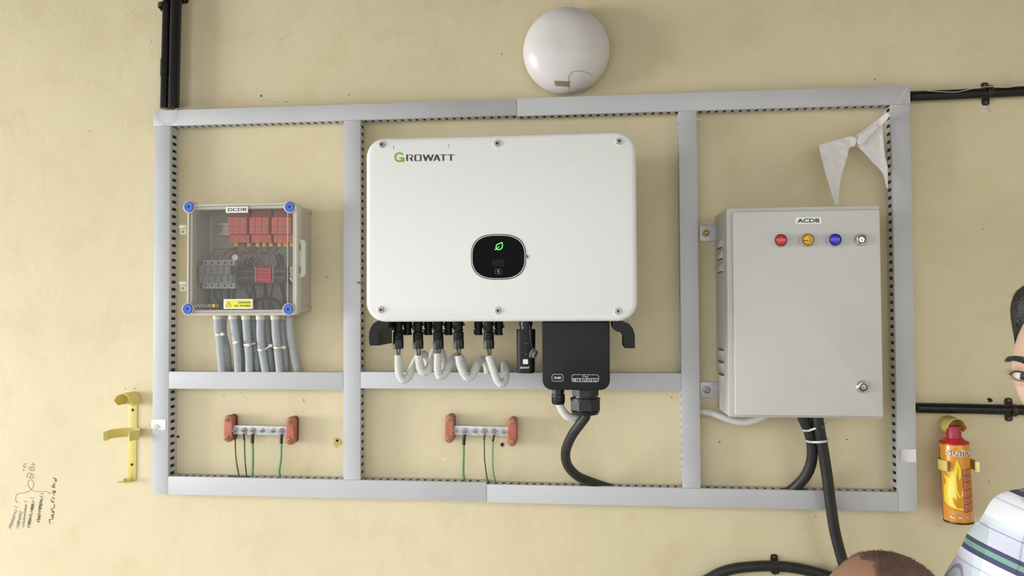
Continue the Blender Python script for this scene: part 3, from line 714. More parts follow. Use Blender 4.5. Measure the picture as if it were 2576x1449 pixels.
M = MB(); M.tube([W(x, y, pd_) for x, y in ((1465.5, 948.6), (1467.5, 945.8), (1470, 945.8), (1473, 947.6), (1476, 949), (1478, 948), (1479.5, 945.6))], .0006, 5, .001, flat=.4); M.build('wave_print', 'print_white', ab)
def gland(px, ytop, yb, hw, d, name):
    c_ = W(px, yb, d); t_ = W(px, ytop, d); k = mpp(px, yb, d); h = t_.z - c_.z; M = MB()
    M.lathe(c_, (0, 0, 1), [(hw * .55 * k, h * -.02), (hw * .86 * k, h * .02), (hw * .95 * k, h * .14)], 24)
    M.lathe(c_, (0, 0, 1), [(hw * .95 * k, h * .14), (hw * 1.04 * k, h * .2), (hw * 1.04 * k, h * .58)], 8, math.pi / 8)
    M.lathe(c_, (0, 0, 1), [(hw * 1.0 * k, h * .58), (hw * 1.0 * k, h * .66), (hw * .82 * k, h * .68), (hw * .82 * k, h * .78)], 24)
    M.lathe(c_, (0, 0, 1), [(hw * .95 * k, h * .78), (hw * .95 * k, h * 1.02)], 8, math.pi / 8)
    return M.build(name, 'gland_black', ab)
gland(1404.5, 979, 1017, 17.2, .165, 'cable_gland'); gland(1472.5, 979, 1042.5, 38, .165, 'cable_gland')
M = MB(); M.tube(WP([(1476, 1036, .165), (1472, 1050, .165), (1459, 1067, .16), (1437.5, 1098, .14), (1423, 1136, .11), (1428, 1170, .08), (1452, 1197, .055), (1488, 1213, .034), (1520, 1224, .022), (1560, 1236, .015)]), .0112, 18, .006, rfun=lambda i, n: .0112)
M.single('power_cable', 'cable_black', 'black cable curving from the large gland down into the bottom trunking', 'cable', 'thick black armoured cables')
M = MB(); M.corrugated(WP([(1406, 1012, .165), (1409.5, 1022, .165), (1417.5, 1037, .164), (1432, 1049, .158), (1450, 1050, .148), (1466, 1044, .136), (1478, 1036, .122)]), .0092, .0042, 16)
M.single('corrugated_conduit', 'conduit_white', 'short white corrugated conduit under the small gland, curving behind the black cable', 'conduit')

# ================================================================== clear-lidded box (DCDB)
DB = .10
x0, x1, z0, z1 = rect(469, 511, 748.5, 793.5, DB)
BX = (x0, x1, z0, z1)
box = thing('distribution_box', 'clear-lidded box with red protectors and fuses inside, blue corner screws', 'distribution box', ((x0 + x1) / 2, 0, z0))
bi = .006
M = MB(); r = .008; wl = .003
o_ = (x0 + bi, x1 - bi + .002, z0 + bi, z1 - bi)
M.loft([rr3(*o_, r, 0), rr3(*o_, r, DB - .024), rr3(o_[0] + wl, o_[1] - wl, o_[2] + wl, o_[3] - wl, r - wl, DB - .024), rr3(o_[0] + wl, o_[1] - wl, o_[2] + wl, o_[3] - wl, r - wl, .004)])
M.build('body', 'box_beige', box)
MB().slab(o_[0] + .012, o_[1] - .012, o_[2] + .012, o_[3] - .012, .0045, .007, .002).build('mounting_plate', 'box_inside', box)
for px, py in ((778, 536), (777, 776)):
    p = W(px, py, .0); MB().lathe((p.x, 0, p.z), (0, -1, 0), [(.0075, 0), (.0085, .002), (.0085, DB - .03), (.0075, DB - .028)], 16).build('corner_post', 'box_beige', box)
lid = MB(); lid.frame(x0, x1, z0, z1, .0035, DB - .024, DB - .003, .012, 6); lid.frame(x0 + .0025, x1 - .0025, z0 + .0025, z1 - .0025, .0035, DB - .02, DB, .010, 6)
lid.frame(x0 + .0065, x1 - .0065, z0 + .0065, z1 - .0065, .007, DB - .022, DB - .004, .007, 6)
lid = lid.build('lid', 'clear_rim', box)
MB().slab(x0 + .006, x1 - .006, z0 + .006, z1 - .006, DB - .005, DB - .0025, .006).build('lid_window', 'clear_lid', lid)
for px, py in ((474, 520), (727.5, 520), (470.5, 777), (724, 778)):
    p = W(px, py, DB + .004); k = mpp(px, py, DB)
    M = MB(); M.lathe((p.x, -(DB - .02), p.z), (0, -1, 0), [(15 * k, 0), (15 * k, .02), (12.6 * k, .0215), (12.6 * k, .016)], 24); M.build('screw_boss', 'clear_rim', lid)
    M = MB(); M.lathe((p.x, -(DB - .006), p.z), (0, -1, 0), [(11.8 * k, 0), (11.8 * k, .009), (10.8 * k, .0102), (9 * k, .0102), (8.6 * k, .0094), (0.0004, .0094)], 28); s = M.build('lid_screw', 'screw_blue', box)
    M = MB(); q = 4.2 * k; w = 1.1 * k; D = DB + .0036; M.box(p.x - q, p.x + q, p.z - w, p.z + w, D - .001, D + .0002); M.box(p.x - w, p.x + w, p.z - q, p.z + q, D - .001, D + .0002); M.build('cross_slot', 'screw_blue_dark', s)
q = rect(722.4, 536, 723.6, 766, DB - .002); MB().slab(*q, DB - .006, DB - .002, .0003).build('lid_edge_glint', 'clear_rim', lid)  # pale strip standing for the highlight along the inner pane edge
# latch, hinges
xx = rect(744, 603, 767, 698, DB - .01); M = MB()
px_ = [(xx[0], xx[2] - .004), (xx[0] + .008, xx[2] - .002), (xx[1] - .004, xx[2] + .002), (xx[1], xx[2] + .007), (xx[1], xx[3] - .006), (xx[1] - .004, xx[3]), (xx[0] + .006, xx[3] + .001), (xx[0], xx[3] + .004)]
M.poly(px_, DB - .02, DB - .011); M.build('latch_tab', 'clear_rim', lid)
for t, b in ((613.5, 629), (671.5, 687.5)):
    q = rect(751, t, 757, b, DB - .011); MB().slab(*q, DB - .012, DB - .0107, .0005).build('latch_slot', 'tape_brown', lid)
for y in (566, 708):
    q = rect(454, y, 471, y + 9, .075); M = MB(); M.box(*q, .066, .08, .001); q = rect(456, y + 11, 470, y + 24, .075); M.frame(*q, .003, .07, .08, .002); M.build('hinge_clip', 'clear_rim', box)
# stickers
st = rect(568, 519.7, 623, 535.2, DB + .0006)
lb = MB().slab(*st, DB - .003, DB + .0006, .0006).build('label_sticker', 'label_white', box)
text('label_text', 'DCDB', 573.5, 523.3, 619.5, 531.2, DB + .001, 'print_black', lb, .01)
st = rect(562.6, 752.3, 635.4, 777, DB + .0006); lb = MB().slab(*st, DB - .003, DB + .0006, .0006).build('danger_sticker', 'label_white', box)
st = rect(566.5, 755.8, 632.4, 774, DB + .001); MB().slab(*st, DB, DB + .001, .0003).build('yellow_field', 'label_yellow', lb)
text('danger_text', 'DANGER', 599, 758.2, 630, 763.3, DB + .0014, 'label_print', lb, .02)
text('danger_text', 'DC POWER', 590, 766.6, 630, 772, DB + .0014, 'label_print', lb, .02)
M = MB(); D = DB + .0013
M.tube([W(x, y, D) for x, y in ((575, 757.5), (567.6, 772.2), (582.6, 772.2), (575, 757.5))], .0004, 4, .5, raw=True, flat=.4)
M.tube([W(x, y, D) for x, y in ((575.6, 762), (574, 766), (576.2, 766), (574.6, 770.8))], .0005, 4, .5, raw=True, flat=.4); M.build('warning_triangle', 'label_print', lb)
text('maker_print', 'ANGUB', 486, 764.5, 531, 772.5, DB - .0018, 'fuse_light', lid, .0)
q = rect(533, 765, 541, 773, DB - .0018); MB().slab(*q, DB - .0026, DB - .0018, .0005).build('maker_dot', 'ferrule_yellow', lid)
text('maker_print', 'X', 543, 765, 551, 772.5, DB - .0018, 'fuse_light', lid, .0)
# rails (parts of the box)
for y0_, y1_, l, r_ in ((560, 591, 541, 738), (679, 701, 505, 738)):
    q = rect(l, y0_, r_, y1_, .02); M = MB(); h = q[3] - q[2]
    M.box(q[0], q[1], q[2] + h * .2, q[3] - h * .2, .012, .0135); M.box(q[0], q[1], q[2], q[2] + h * .2, .018, .0195); M.box(q[0], q[1], q[3] - h * .2, q[3], .018, .0195)
    M.box(q[0], q[1], q[2] + h * .18, q[2] + h * .22, .012, .0195); M.box(q[0], q[1], q[3] - h * .22, q[3] - h * .18, .012, .0195)
    M.build('mounting_rail', 'steel', box)
hexbolt(box, W(552, 576, .0135), .0055, .004, name='rail_screw')
# surge protectors
for gi, (l, r_, bl, br, fx) in enumerate(((571.9, 620.5, 578, 627, (593.4, 625.5)), (627.7, 676, 632.6, 682, (648, 664.7, 681)), (683, 732.5, 688, 737, (702.7, 717.7, 733.8)))):
    D1, D0 = .078, .062
    q = rect(bl, 528, br, 610.5, D0); spd = thing('surge_protector', ('left', 'middle', 'right')[gi] + ' one of three red surge protector blocks behind the clear lid', 'surge protector', ((q[0] + q[1]) / 2, -.03, q[2]), 'red surge protectors in the clear box')
    M = MB(); M.slab(q[0], q[1], q[2], q[3], .0198, D0, .001, .0006); M.build('base', 'spd_red_dark', spd)
    q2 = rect(bl, 590.8, br, 610.5, D0 + .001); MB().slab(*q2, D0 - .004, D0 + .001, .0008, .0004).build('terminal_strip', 'spd_red', spd)
    w = (r_ - l) / 3
    for k_ in range(3):
        q3 = rect(l + k_ * w, 546.2, l + (k_ + 1) * w - .6, 588.5, D1); m_ = MB().slab(*q3, D0 - .002, D1, .001, .0012).build('module', 'spd_red', spd)
        cx_ = l + (k_ + .42) * w; q4 = rect(cx_ - 3.9, 567.9, cx_ + 3.9, 571.8, D1 + .0003); MB().slab(*q4, D1 - .001, D1 + .0002, .0003).build('indicator_window', 'fuse_dark', m_)
        q4 = rect(l + k_ * w + 3, 581, l + (k_ + 1) * w - 3, 582.2, D1 + .0003); MB().slab(*q4, D1 - .001, D1 + .0001, .0002).build('print_line', 'spd_red_dark', m_)
        sx = bl + (k_ + .5) * (br - bl) / 3; p = W(sx, 603, D0 + .001)
        M = MB(); M.lathe(p, (0, -1, 0), [(.0026, -.001), (.0026, .0003), (.0019, .0003), (.0019, -.0003), (.0004, -.0003)], 12); M.build('terminal_screw', 'dark_steel', spd)
    for f in fx:
        q4 = rect(f - 4.4, 611, f + 4.4, 621, .055); M = MB(); M.slab(*q4, .049, .056, .001, .001); M.build('ferrule', 'ferrule_yellow', spd)
# fuse holders
for k_ in range(5):
    o = k_ * 16.25
    q = rect(510.2 + o, 654, 526.2 + o, 726, .055); fh = thing('fuse_holder', ('outermost left', 'second from left', 'middle', 'fourth from left', 'outermost right')[k_] + ' of five grey fuse holders behind the clear lid', 'fuse holder', ((q[0] + q[1]) / 2, -.03, q[2]), 'grey fuse holders in the clear box')
    MB().slab(*q, .0198, .055, .0008, .0004).build('base', 'fuse_light', fh)
    for y0_, y1_, cy in ((654, 668.5, 660.4), (711.3, 726.2, 718.3)):
        q = rect(510 + o, y0_, 525.8 + o, y1_, .060); MB().slab(*q, .05, .060, .001, .0006).build('terminal', 'fuse_light', fh)
        p = W(517.2 + o, cy, .0603); MB().lathe(p, (0, -1, 0), [(.0026, -.001), (.0026, .0002), (.0021, .0002), (.0021, -.0003), (.0003, -.0003)], 12).build('terminal_screw', 'print_black', fh)
    q = rect(499.5 + o, 667, 514.6 + o, 691, .078); M = MB(); M.slab(*q, .05, .078, .001, .0012); hd = M.build('handle', 'fuse_dark', fh)
    q = rect(502.5 + o, 689, 516.4 + o, 710.5, .073); M = MB(); M.frame(*q, .0016, .05, .073, .0006); M.build('handle_frame', 'fuse_light', fh)
    q = rect(503.5 + o, 690, 515.4 + o, 708, .070); MB().slab(*q, .05, .070, .0006).build('handle_tongue', 'fuse_dark', fh)
    q = rect(506 + o, 693.6, 512 + o, 695.6, .0703); MB().slab(*q, .0695, .0702, .0002).build('fuse_print', 'spd_red' if k_ in (2, 4) else 'print_grey', fh)
# terminal blocks
def tblock(l, r_, n, mat, label, t=672, b=712):
    w = (r_ - l) / n; q = rect(l, t, r_, b, .055)
    tb = thing('terminal_block', label, 'terminal block', ((q[0] + q[1]) / 2, -.03, q[2]))
    for k_ in range(n):
        M = MB(); a, c_ = l + k_ * w, l + (k_ + 1) * w - .3
        q = rect(a, t, c_, b, .05); M.slab(*q, .0198, .05, .0004); h = q[3] - q[2]
        M.slab(q[0], q[1], q[2] + h * .12, q[2] + h * .44, .049, .056, .0006); M.slab(q[0], q[1], q[2] + h * .57, q[2] + h * .9, .049, .056, .0006)
        M.build('block', mat, tb)
        for f in (.32, .72):
            p = Vector(((q[0] + q[1]) / 2, -.0562, q[2] + h * f)); MB().lathe(p, (0, -1, 0), [(.0019, -.001), (.0019, .0001), (.0003, .0002)], 8).build('terminal_screw', 'print_black' if mat != 'terminal_black' else 'fuse_dark', tb)
    return tb
tblock(599, 641, 6, 'terminal_black', 'black terminal blocks between the grey fuse holders and the red terminals')
tblock(643, 683.8, 5, 'terminal_red', 'red terminal blocks in the clear box, two rows of holes', 671, 710.8)
tblock(690, 722, 4, 'terminal_black', 'black terminal blocks right of the red terminals')
tblock(731, 737.5, 1, 'terminal_green', 'pale end terminal block at the right wall of the clear box', 670, 709)
for x in (642, 686.5):
    q = rect(x - .8, 671, x + .8, 711.5, .057); MB().slab(*q, .0198, .057, .0003).single('end_stop', 'fuse_light', 'thin pale end plate ' + ('left' if x < 650 else 'right') + ' of the red terminals', 'end plate')
p = W(592.8, 648, .06); MB().lathe(p, (0, -1, 0), [(.0076, 0), (.0076, .004), (.0068, .005), (.0056, .0045), (.0004, .0042)], 24).single('round_plug', 'conduit_white', 'round white plug among the wires beside the grey fuse holders', 'plug')
# wires inside
WN = ('first', 'second', 'third', 'fourth', 'fifth', 'sixth', 'seventh', 'eighth', 'ninth', 'tenth', 'eleventh', 'twelfth', 'thirteenth', 'fourteenth', 'fifteenth')
def ordered(lists, key):      # rank of each wire from left to right
    o = sorted(range(len(lists)), key=lambda i: key(lists[i])); return {i: WN[k] for k, i in enumerate(o)}
def wire(pts, r, mat, label, grp):
    M = MB(); M.tube([W(*p) for p in pts], r, 7, .004); M.single('wire', mat, label, 'wire', grp)
gm, gg, gb = 'maroon wires in the clear box', 'green wires in the clear box', 'black wires in the clear box'
mar = [
    [(593, 620), (585, 625), (560, 627), (540, 629), (530, 640), (527, 656)], [(594, 620), (588, 627), (566, 634), (551, 641), (546, 656)], [(595, 620), (590, 628), (574, 633), (564, 641), (560, 656)],
    [(596, 620), (595, 632), (585, 638), (579, 646), (576, 656)], [(594, 620), (594, 632), (600, 642), (615, 652), (632, 657), (648, 666), (654, 674)],
    [(626, 620), (628, 632), (632, 642), (645, 656), (660, 668), (664, 674)], [(646, 620), (641, 630), (622, 634), (600, 634), (592, 640)], [(649, 620), (643, 635), (648, 648), (662, 664), (668, 674)],
    [(680, 620), (674, 632), (656, 638), (620, 640), (600, 642)], [(683, 620), (672, 634), (664, 644), (663, 656), (672, 668), (676, 674)], [(702, 620), (692, 632), (676, 638), (640, 636), (610, 636), (596, 632)], [(704, 620), (692, 634), (680, 646), (678, 660), (682, 674)], [(600, 626), (612, 629), (624, 626), (640, 631)]]
rk = ordered(mar, lambda l: (l[0][0], l[-1][0]))
for i, pl in enumerate(mar):
    wire([(x, y, .052 if (j in (0, len(pl) - 1)) else .058 - .002 * (i % 4)) for j, (x, y) in enumerate(pl)], .0011, 'wire_maroon', 'thin maroon wire below the red surge protectors, ' + rk[i] + ' from the left by its upper end', gm)
for gl, pl in zip(('left green jumper wire looping', 'middle green jumper wire looping', 'small curled green jumper wire hanging'), ([(611, 612), (616, 628), (630, 638), (648, 638), (660, 628), (663, 620)], [(666, 620), (670, 630), (685, 638), (702, 634), (714, 622)], [(717, 620), (713, 634), (714, 643), (719, 645), (721, 634), (720, 622)])):
    wire([(x, y, .06) for x, y in pl], .0015, 'wire_green', gl + ' below the red surge protectors', gg)
blk = [[(617, 672), (616, 660), (622, 650)], [(624, 672), (628, 655), (634, 648)], [(632, 672), (634, 660), (640, 650)], [(697, 672), (698, 655), (692, 640)], [(703, 672), (705, 652), (700, 638)], [(711, 672), (712, 655), (708, 640)],
       [(540, 726), (542, 745), (550, 760), (552, 790)], [(558, 726), (556, 745), (558, 770), (560, 790)], [(576, 726), (576, 750), (574, 790)], [(590, 726), (588, 750), (590, 790)],
       [(615, 712), (622, 735), (628, 750), (630, 790)], [(628, 712), (640, 732), (642, 755), (646, 790)], [(636, 712), (632, 735), (630, 760), (636, 790)], [(660, 711), (664, 735), (660, 760), (664, 790)], [(668, 711), (670, 740), (676, 765), (680, 790)], [(684, 711), (682, 735), (678, 755), (690, 790)], [(702, 712), (708, 735), (712, 755), (714, 790)], [(712, 712), (714, 735), (718, 760), (720, 790)], [(640, 760), (655, 752), (675, 750), (695, 756), (706, 770), (708, 790)], [(527, 726), (525, 745), (530, 765), (545, 785)]]
rk = ordered(blk[:6], lambda l: l[0][0]); rk2 = ordered(blk[6:], lambda l: l[0][0])
for i, pl in enumerate(blk):
    wire([(x, y, .045 - .004 * (i % 3)) for x, y in pl], .0034 if i > 5 else .0024, 'wire_black', ('thin black wire above the black terminals, ' + rk[i] if i < 6 else 'thick black wire below the fuses and terminals, ' + rk2[i - 6]) + ' from the left', gb)
wire([(672, 711, .046), (673, 725, .046), (676, 745, .044)], .0012, 'wire_maroon', 'thin maroon wire below the red terminals in the clear box', gm)

# ================================================================== grey conduits below the clear box
cz = lambda x, y: (530 + x / 8.052, 780 + y / 8.052)
front = [[(140, 150), (150, 350), (190, 700), (232, 1260)], [(455, 150), (500, 450), (540, 800), (562, 1260)], [(715, 160), (738, 500), (775, 900), (785, 1260)], [(1010, 160), (1008, 480), (1040, 800), (1115, 1260)], [(1305, 160), (1322, 500), (1362, 850), (1402, 1260)]]
rear = [[(245, 150), (255, 500), (325, 800), (350, 1250)], [(580, 150), (600, 600), (640, 900), (665, 1250)], [(868, 160), (890, 600), (922, 900), (945, 1240)], [(1138, 150), (1140, 500), (1182, 850), (1232, 1250)], [(1458, 150), (1460, 500), (1490, 900), (1512, 1240)], [(1594, 60), (1612, 450), (1672, 850), (1748, 1235)]]
nth = ('first', 'second', 'third', 'fourth', 'fifth', 'sixth')
def gconduit(pl, dt, db, lab, nut):
    P = [W(*cz(x, y), dt + (db - dt) * smooth01(min(max((y - 150) / 1100, 0), 1))) for x, y in pl]
    k = mpp(650, 860, dt); root = thing('corrugated_conduit', lab, 'conduit', P[0], 'grey corrugated conduits below the clear box')
    M = MB(); M.corrugated(P, 9.7 * k if dt > .05 else 9.4 * k, .0036, 14, .88); M.build('hose', 'conduit_grey', root)
    if nut:
        M = MB(); c_ = P[0]; zt = BX[2] + .004
        M.lathe((c_.x, c_.y, c_.z - .004), (0, 0, 1), [(10.3 * k, 0), (10.8 * k, .001), (10.8 * k, .009), (12.2 * k, .0095), (12.2 * k, zt - c_.z + .004)], 16); M.build('gland_nut', 'gland_white', root)
for i, pl in enumerate(front): gconduit(pl, .066, .0325, nth[i] + ' from the left of the five front grey corrugated conduits, tied in white', True)
for i, pl in enumerate(rear): gconduit(pl, .036 if i < 5 else .05, .0115 if i < 5 else .02, (nth[i] + ' from the left of the shaded grey conduits at the back, below the clear box') if i < 5 else 'rightmost grey corrugated conduit below the clear box, untied', i < 5)
def tie(name, cpts, w, head, label, mat, grp, hs=.005):
    P = [W(*p) for p in cpts]; root = thing(name, label, 'cable tie', P[0], grp); M = MB(); S = spline(P, .004); rings = []
    for p in S: rings.append([p + Vector((0, 0, -w)), p + Vector((0, -.0012, -w)), p + Vector((0, -.0012, w)), p + Vector((0, 0, w))])
    M.loft(rings); M.build('strap', mat, root)
    p = W(*head); MB().box(p.x - hs * .8, p.x + hs * .8, p.z - hs * .75, p.z + hs * .75, -p.y - .003, -p.y + .004, .001).build('head', mat, root)
tg = 'white cable ties on the grey conduits'
for i, (pl, hd) in enumerate(((((95, 480, .05), (105, 495, .07), (180, 500, .0735), (240, 490, .068)), (245, 487, .072)), (((445, 655, .045), (455, 665, .066), (520, 660, .0715), (600, 620, .05)), (520, 650, .0715)),
        (((668, 690, .045), (680, 700, .064), (745, 712, .0705), (820, 690, .055), (912, 672, .045)), (765, 708, .07)), (((950, 800, .045), (965, 808, .062), (1040, 812, .069), (1110, 790, .052), (1210, 720, .05)), (1222, 718, .05)),
        (((1270, 745, .045), (1285, 760, .062), (1360, 768, .068), (1440, 758, .052), (1490, 755, .05)), (1490, 755, .05)))):
    tie('cable_tie', [(*cz(x, y), d) for x, y, d in pl], .0022, (*cz(hd[0], hd[1]), hd[2]), 'white cable tie round the ' + nth[i] + ' front grey conduit', 'tie_white', tg)

# ================================================================== earth bars
def busbar(lab, ins_l, ins_r, bar_, bolts, ang):
    D = .034
    c_ = W((ins_l[0] + ins_r[2]) / 2, (bar_[1] + bar_[3]) / 2, 0)
    root = thing('earth_bar', lab, 'earth bar', c_, 'earth bars on red insulators')
    for q_ in (ins_l, ins_r):
        q = rect(*q_, D); w = q[1] - q[0]
        i_ = MB().slab(*q, .018, D, w * .5, .003, 10).build('insulator', 'insulator_red', root)
        MB().slab(q[0] + .001, q[1] - .001, q[2] + .002, q[3] - .001, 0, .0185, w * .45, 0, 10).build('insulator_back', 'insulator_back', i_)
        for f in (.16, .84):
            p = Vector(((q[0] + q[1]) / 2 - .001, -D, q[2] + (q[3] - q[2]) * f)); M = MB()
            M.lathe(p, (0, -1, 0), [(.006, 0), (.006, .001)], 16); M.lathe(p, (0, -1, 0), [(.005, .001), (.005, .005), (.0035, .0055)], 6); M.lathe(p, (0, -1, 0), [(.0028, .005), (.0028, .010), (.002, .0108)], 12); M.build('bolt', 'brass_zinc', root)
    q = rect(*bar_, .024); MB().box(q[0] - .01, q[1] + .01, q[2], q[3], .020, .0255, .0006).build('bar', 'bar_aluminium', root)
    zc = (q[2] + q[3]) / 2; bp = []
    for b in bolts:
        p = Vector((W(b, (bar_[1] + bar_[3]) / 2, .0255).x, -.0255, zc)); bp.append(p); M = MB()
        M.lathe(p, (0, -1, 0), [(.0062, 0), (.0062, .001)], 16); M.lathe(p, (0, -1, 0), [(.0048, .001), (.0048, .0045), (.0035, .005)], 6); M.lathe(p, (0, -1, 0), [(.0027, .004), (.0027, .011), (.0018, .012)], 12); M.build('bolt', 'steel', root)
    root.rotation_euler = (0, math.radians(ang), 0)
    return root, bp
lb_, lbp = busbar('earth bar on red insulators below the clear box, with four wires', (561.8, 1045.5, 583.5, 1113.5), (718.4, 1048.5, 739.8, 1119), (583, 1071, 719, 1094), (590.5, 614, 636.6, 660.2, 687, 709.4), .6)
rb_, rbp = busbar('earth bar on red insulators below the inverter, with three wires', (1118.5, 1044.5, 1140.8, 1116), (1276.5, 1049.5, 1299.5, 1122), (1140, 1072, 1277, 1096), (1146, 1169, 1195, 1218.8, 1243, 1266.6), .9)
def earth_wire(bp, lugbot, pts, r, mat, label):
    b = bp; root = thing('earth_wire', label, 'earth wire', (b.x, -.03, b.z), 'green earth wires on the earth bars')
    L = W(lugbot[0], lugbot[1], .03)
    M = MB(); M.lathe(Vector((b.x, -.0268, b.z)), (0, -1, 0), [(.0075, 0), (.0075, .0015), (.005, .0016), (.005, 0)], 18); M.tube([Vector((b.x, -.028, b.z - .006)), Vector((b.x, -.028, b.z - .011))], .0035, 8, .003, flat=.5); M.build('lug', 'steel', root)
    rr = r * 1.35; MB().tube([Vector((b.x, -.029, b.z - .009)), L], rr, 10, .004).build('sleeve', 'heat_shrink', root)
    MB().tube([L + Vector((0, 0, .003))] + [W(x, y, d) for x, y, d in pts], r, 10, .006).build('wire', mat, root)
earth_wire(lbp[0], (591.3, 1107), [(593.6, 1152, .03), (601, 1196, .022), (603, 1206, .02)], .0018, 'earth_dark', 'thin green earth wire, leftmost on the bar below the clear box')
earth_wire(lbp[1], (615, 1108), [(616, 1152, .03), (620, 1196, .022), (621, 1206, .02)], .0018, 'earth_dark', 'thin green earth wire, second from left below the clear box')
earth_wire(lbp[2], (634.8, 1115), [(636, 1152, .032), (635, 1190, .026), (633, 1206, .02)], .0032, 'earth_green', 'thick green earth wire, third from left below the clear box')
earth_wire(lbp[5], (707.6, 1116), [(706.5, 1155, .032), (702.5, 1183, .028), (705, 1203, .02)], .0029, 'earth_green', 'thick green earth wire beside the right insulator below the clear box')
earth_wire(rbp[1], (1166.4, 1119), [(1165.6, 1161, .034), (1165.6, 1194, .028), (1170, 1210, .02)], .0031, 'earth_green', 'thick green earth wire, leftmost on the bar below the inverter')
earth_wire(rbp[3], (1218, 1106), [(1218.6, 1148, .032), (1222, 1181, .027), (1226.5, 1212, .02)], .0017, 'earth_dark', 'thin dark green earth wire, middle on the bar below the inverter')
earth_wire(rbp[4], (1239.6, 1111), [(1239, 1161, .032), (1241, 1187, .028), (1245.5, 1212, .02)], .002, 'earth_green', 'thin green earth wire, rightmost on the bar below the inverter')

# ================================================================== grey cabinet (ACDB)
DC, DD = .150, .166
bx0 = Xm(DC, (1829, 560), (1832, 1040)); bx1 = Xm(DC, (2216, 530), (2218, 1045)); bz1 = Zm(DC, (1829, 523), (2216, 517.5)); bz0 = Zm(DC, (1833, 1049.5), (2218, 1052))
cab = thing('control_cabinet', 'grey metal cabinet with red, yellow and blue lamps on its door', 'cabinet', ((bx0 + bx1) / 2, 0, bz0))
M = MB(); M.slab(bx0, bx1, bz0, bz1, .001, DC, .003, .0015, 3); M.build('body', 'cabinet_grey', cab)
dx0 = Xm(DD, (1844.5, 560), (1849.5, 1035)); dx1 = Xm(DD, (2216, 530), (2220, 1045)); dz1 = Zm(DD, (1844, 533), (2216, 527)); dz0 = Zm(DD, (1849, 1043), (2219, 1050))
MB().slab(dx0 + .002, dx1 - .002, dz0 + .002, dz1 - .002, DC - .001, DC + .002, .002).build('gasket', 'print_black', cab)
door = MB(); door.slab(dx0, dx1, dz0, dz1, DC + .0015, DD, .003, .002, 4); door = door.build('door', 'cabinet_grey', cab)
for t, b in ((602, 624), (633, 652), (664, 684), (880, 902), (911, 934), (942, 966)):
    zt, zb = W(1813, t, .065).z, W(1813, b, .065).z; M = MB(); h = zt - zb; up = t < 700
    prof = [(0, 0), (-.007, .04 * h), (-.0075, .3 * h), (-.001, h)] if up else [(-.001, 0), (-.0075, .7 * h), (-.007, .96 * h), (0, h)]
    rings = [[Vector((bx0 + px * s + .0004, -d, zb + pz)) for px, pz in prof] for d, s in ((.030, .2), (.036, 1), (.094, 1), (.1, .2))]
    M.loft(rings); lv = M.build('louvre', 'cabinet_grey', cab)
    zs = zb - .0016 if up else zt + .0002; MB().box(bx0 - .0012, bx0 + .001, zs, zs + .0018, .036, .094).build('louvre_slit', 'print_black', lv)
for l, t, r_, b, bp_, mt in ((1760, 567, 1806, 607, (1775, 586.5), 'brass_zinc'), (1761, 961, 1812, 1001, (1777.5, 981), 'steel')):
    q = rect(l, t, r_, b, .004); MB().slab(*q, .0005, .004, .003, .0008).build('mounting_tab', 'bar_aluminium', cab)
    p = W(*bp_, .004); M = MB(); M.lathe(p, (0, -1, 0), [(.0105, 0), (.0105, .0015)], 20); M.lathe(p, (0, -1, 0), [(.0078, .0015), (.0078, .008), (.006, .009)], 6); M.lathe(p, (0, -1, 0), [(.0042, .008), (.0042, .014), (.003, .015)], 12); M.build('anchor_bolt', mt, cab)
st = rect(2001, 546.5, 2067, 563, DD + .0006); lb = MB().slab(*st, DD - .001, DD + .0006, .004).build('label_sticker', 'label_white', door)
text('label_text', 'ACDB', 2006, 549.8, 2061.5, 560, DD + .001, 'print_black', door, .02)
for px, py, lens, bez, lab in ((1963, 605.5, 'lens_red', 'bezel_red', 'red'), (2030.5, 604.5, 'lens_yellow', 'bezel_amber', 'yellow'), (2098.5, 604.3, 'lens_blue', 'bezel_navy', 'blue')):
    p = W(px - 2, py, DD); k = mpp(px, py, DD + .012)
    M = MB(); M.lathe(p, (0, -1, 0), [(17.2 * k, 0), (17.2 * k, .004), (15.8 * k, .006), (15.4 * k, .012)], 32); lampp = M.build('indicator_lamp', 'bezel_ring', cab); lampp['label'] = lab + ' indicator lamp'
    M = MB(); M.lathe(p, (0, -1, 0), [(15.4 * k, .006), (15.6 * k, .012), (15.2 * k, .0145), (13.2 * k, .015), (13.2 * k, .013)], 32, cap=False); M.build('lens_rim', bez, lampp)
    M = MB(); M.lathe(p, (0, -1, 0), [(13.3 * k, .012), (13.2 * k, .0138), (9 * k, .0148), (4 * k, .0152), (.0003, .0153)], 32); M.build('lens', lens, lampp)
    if lab != 'blue':
        M = MB(); D = DD + .0156; mk = [(1958, 601), (1963, 598), (1969, 596.5), (1972, 600)] if lab == 'red' else [(2036, 599), (2041, 604), (2037, 609)]
        M.tube([W(x, y, D - .0005) for x, y in mk], .0008, 5, .002, flat=.4)
        if lab == 'yellow':
            for j in range(3): M.tube([W(2019.5, 603.5 + j, D - .0006), W(2034, 604.2 + j * .7, D - .0003)], .0003, 4, .004, flat=.4)
        M.build('lens_mark', 'lens_red_mark' if lab == 'red' else 'lens_yellow_mark', lampp)
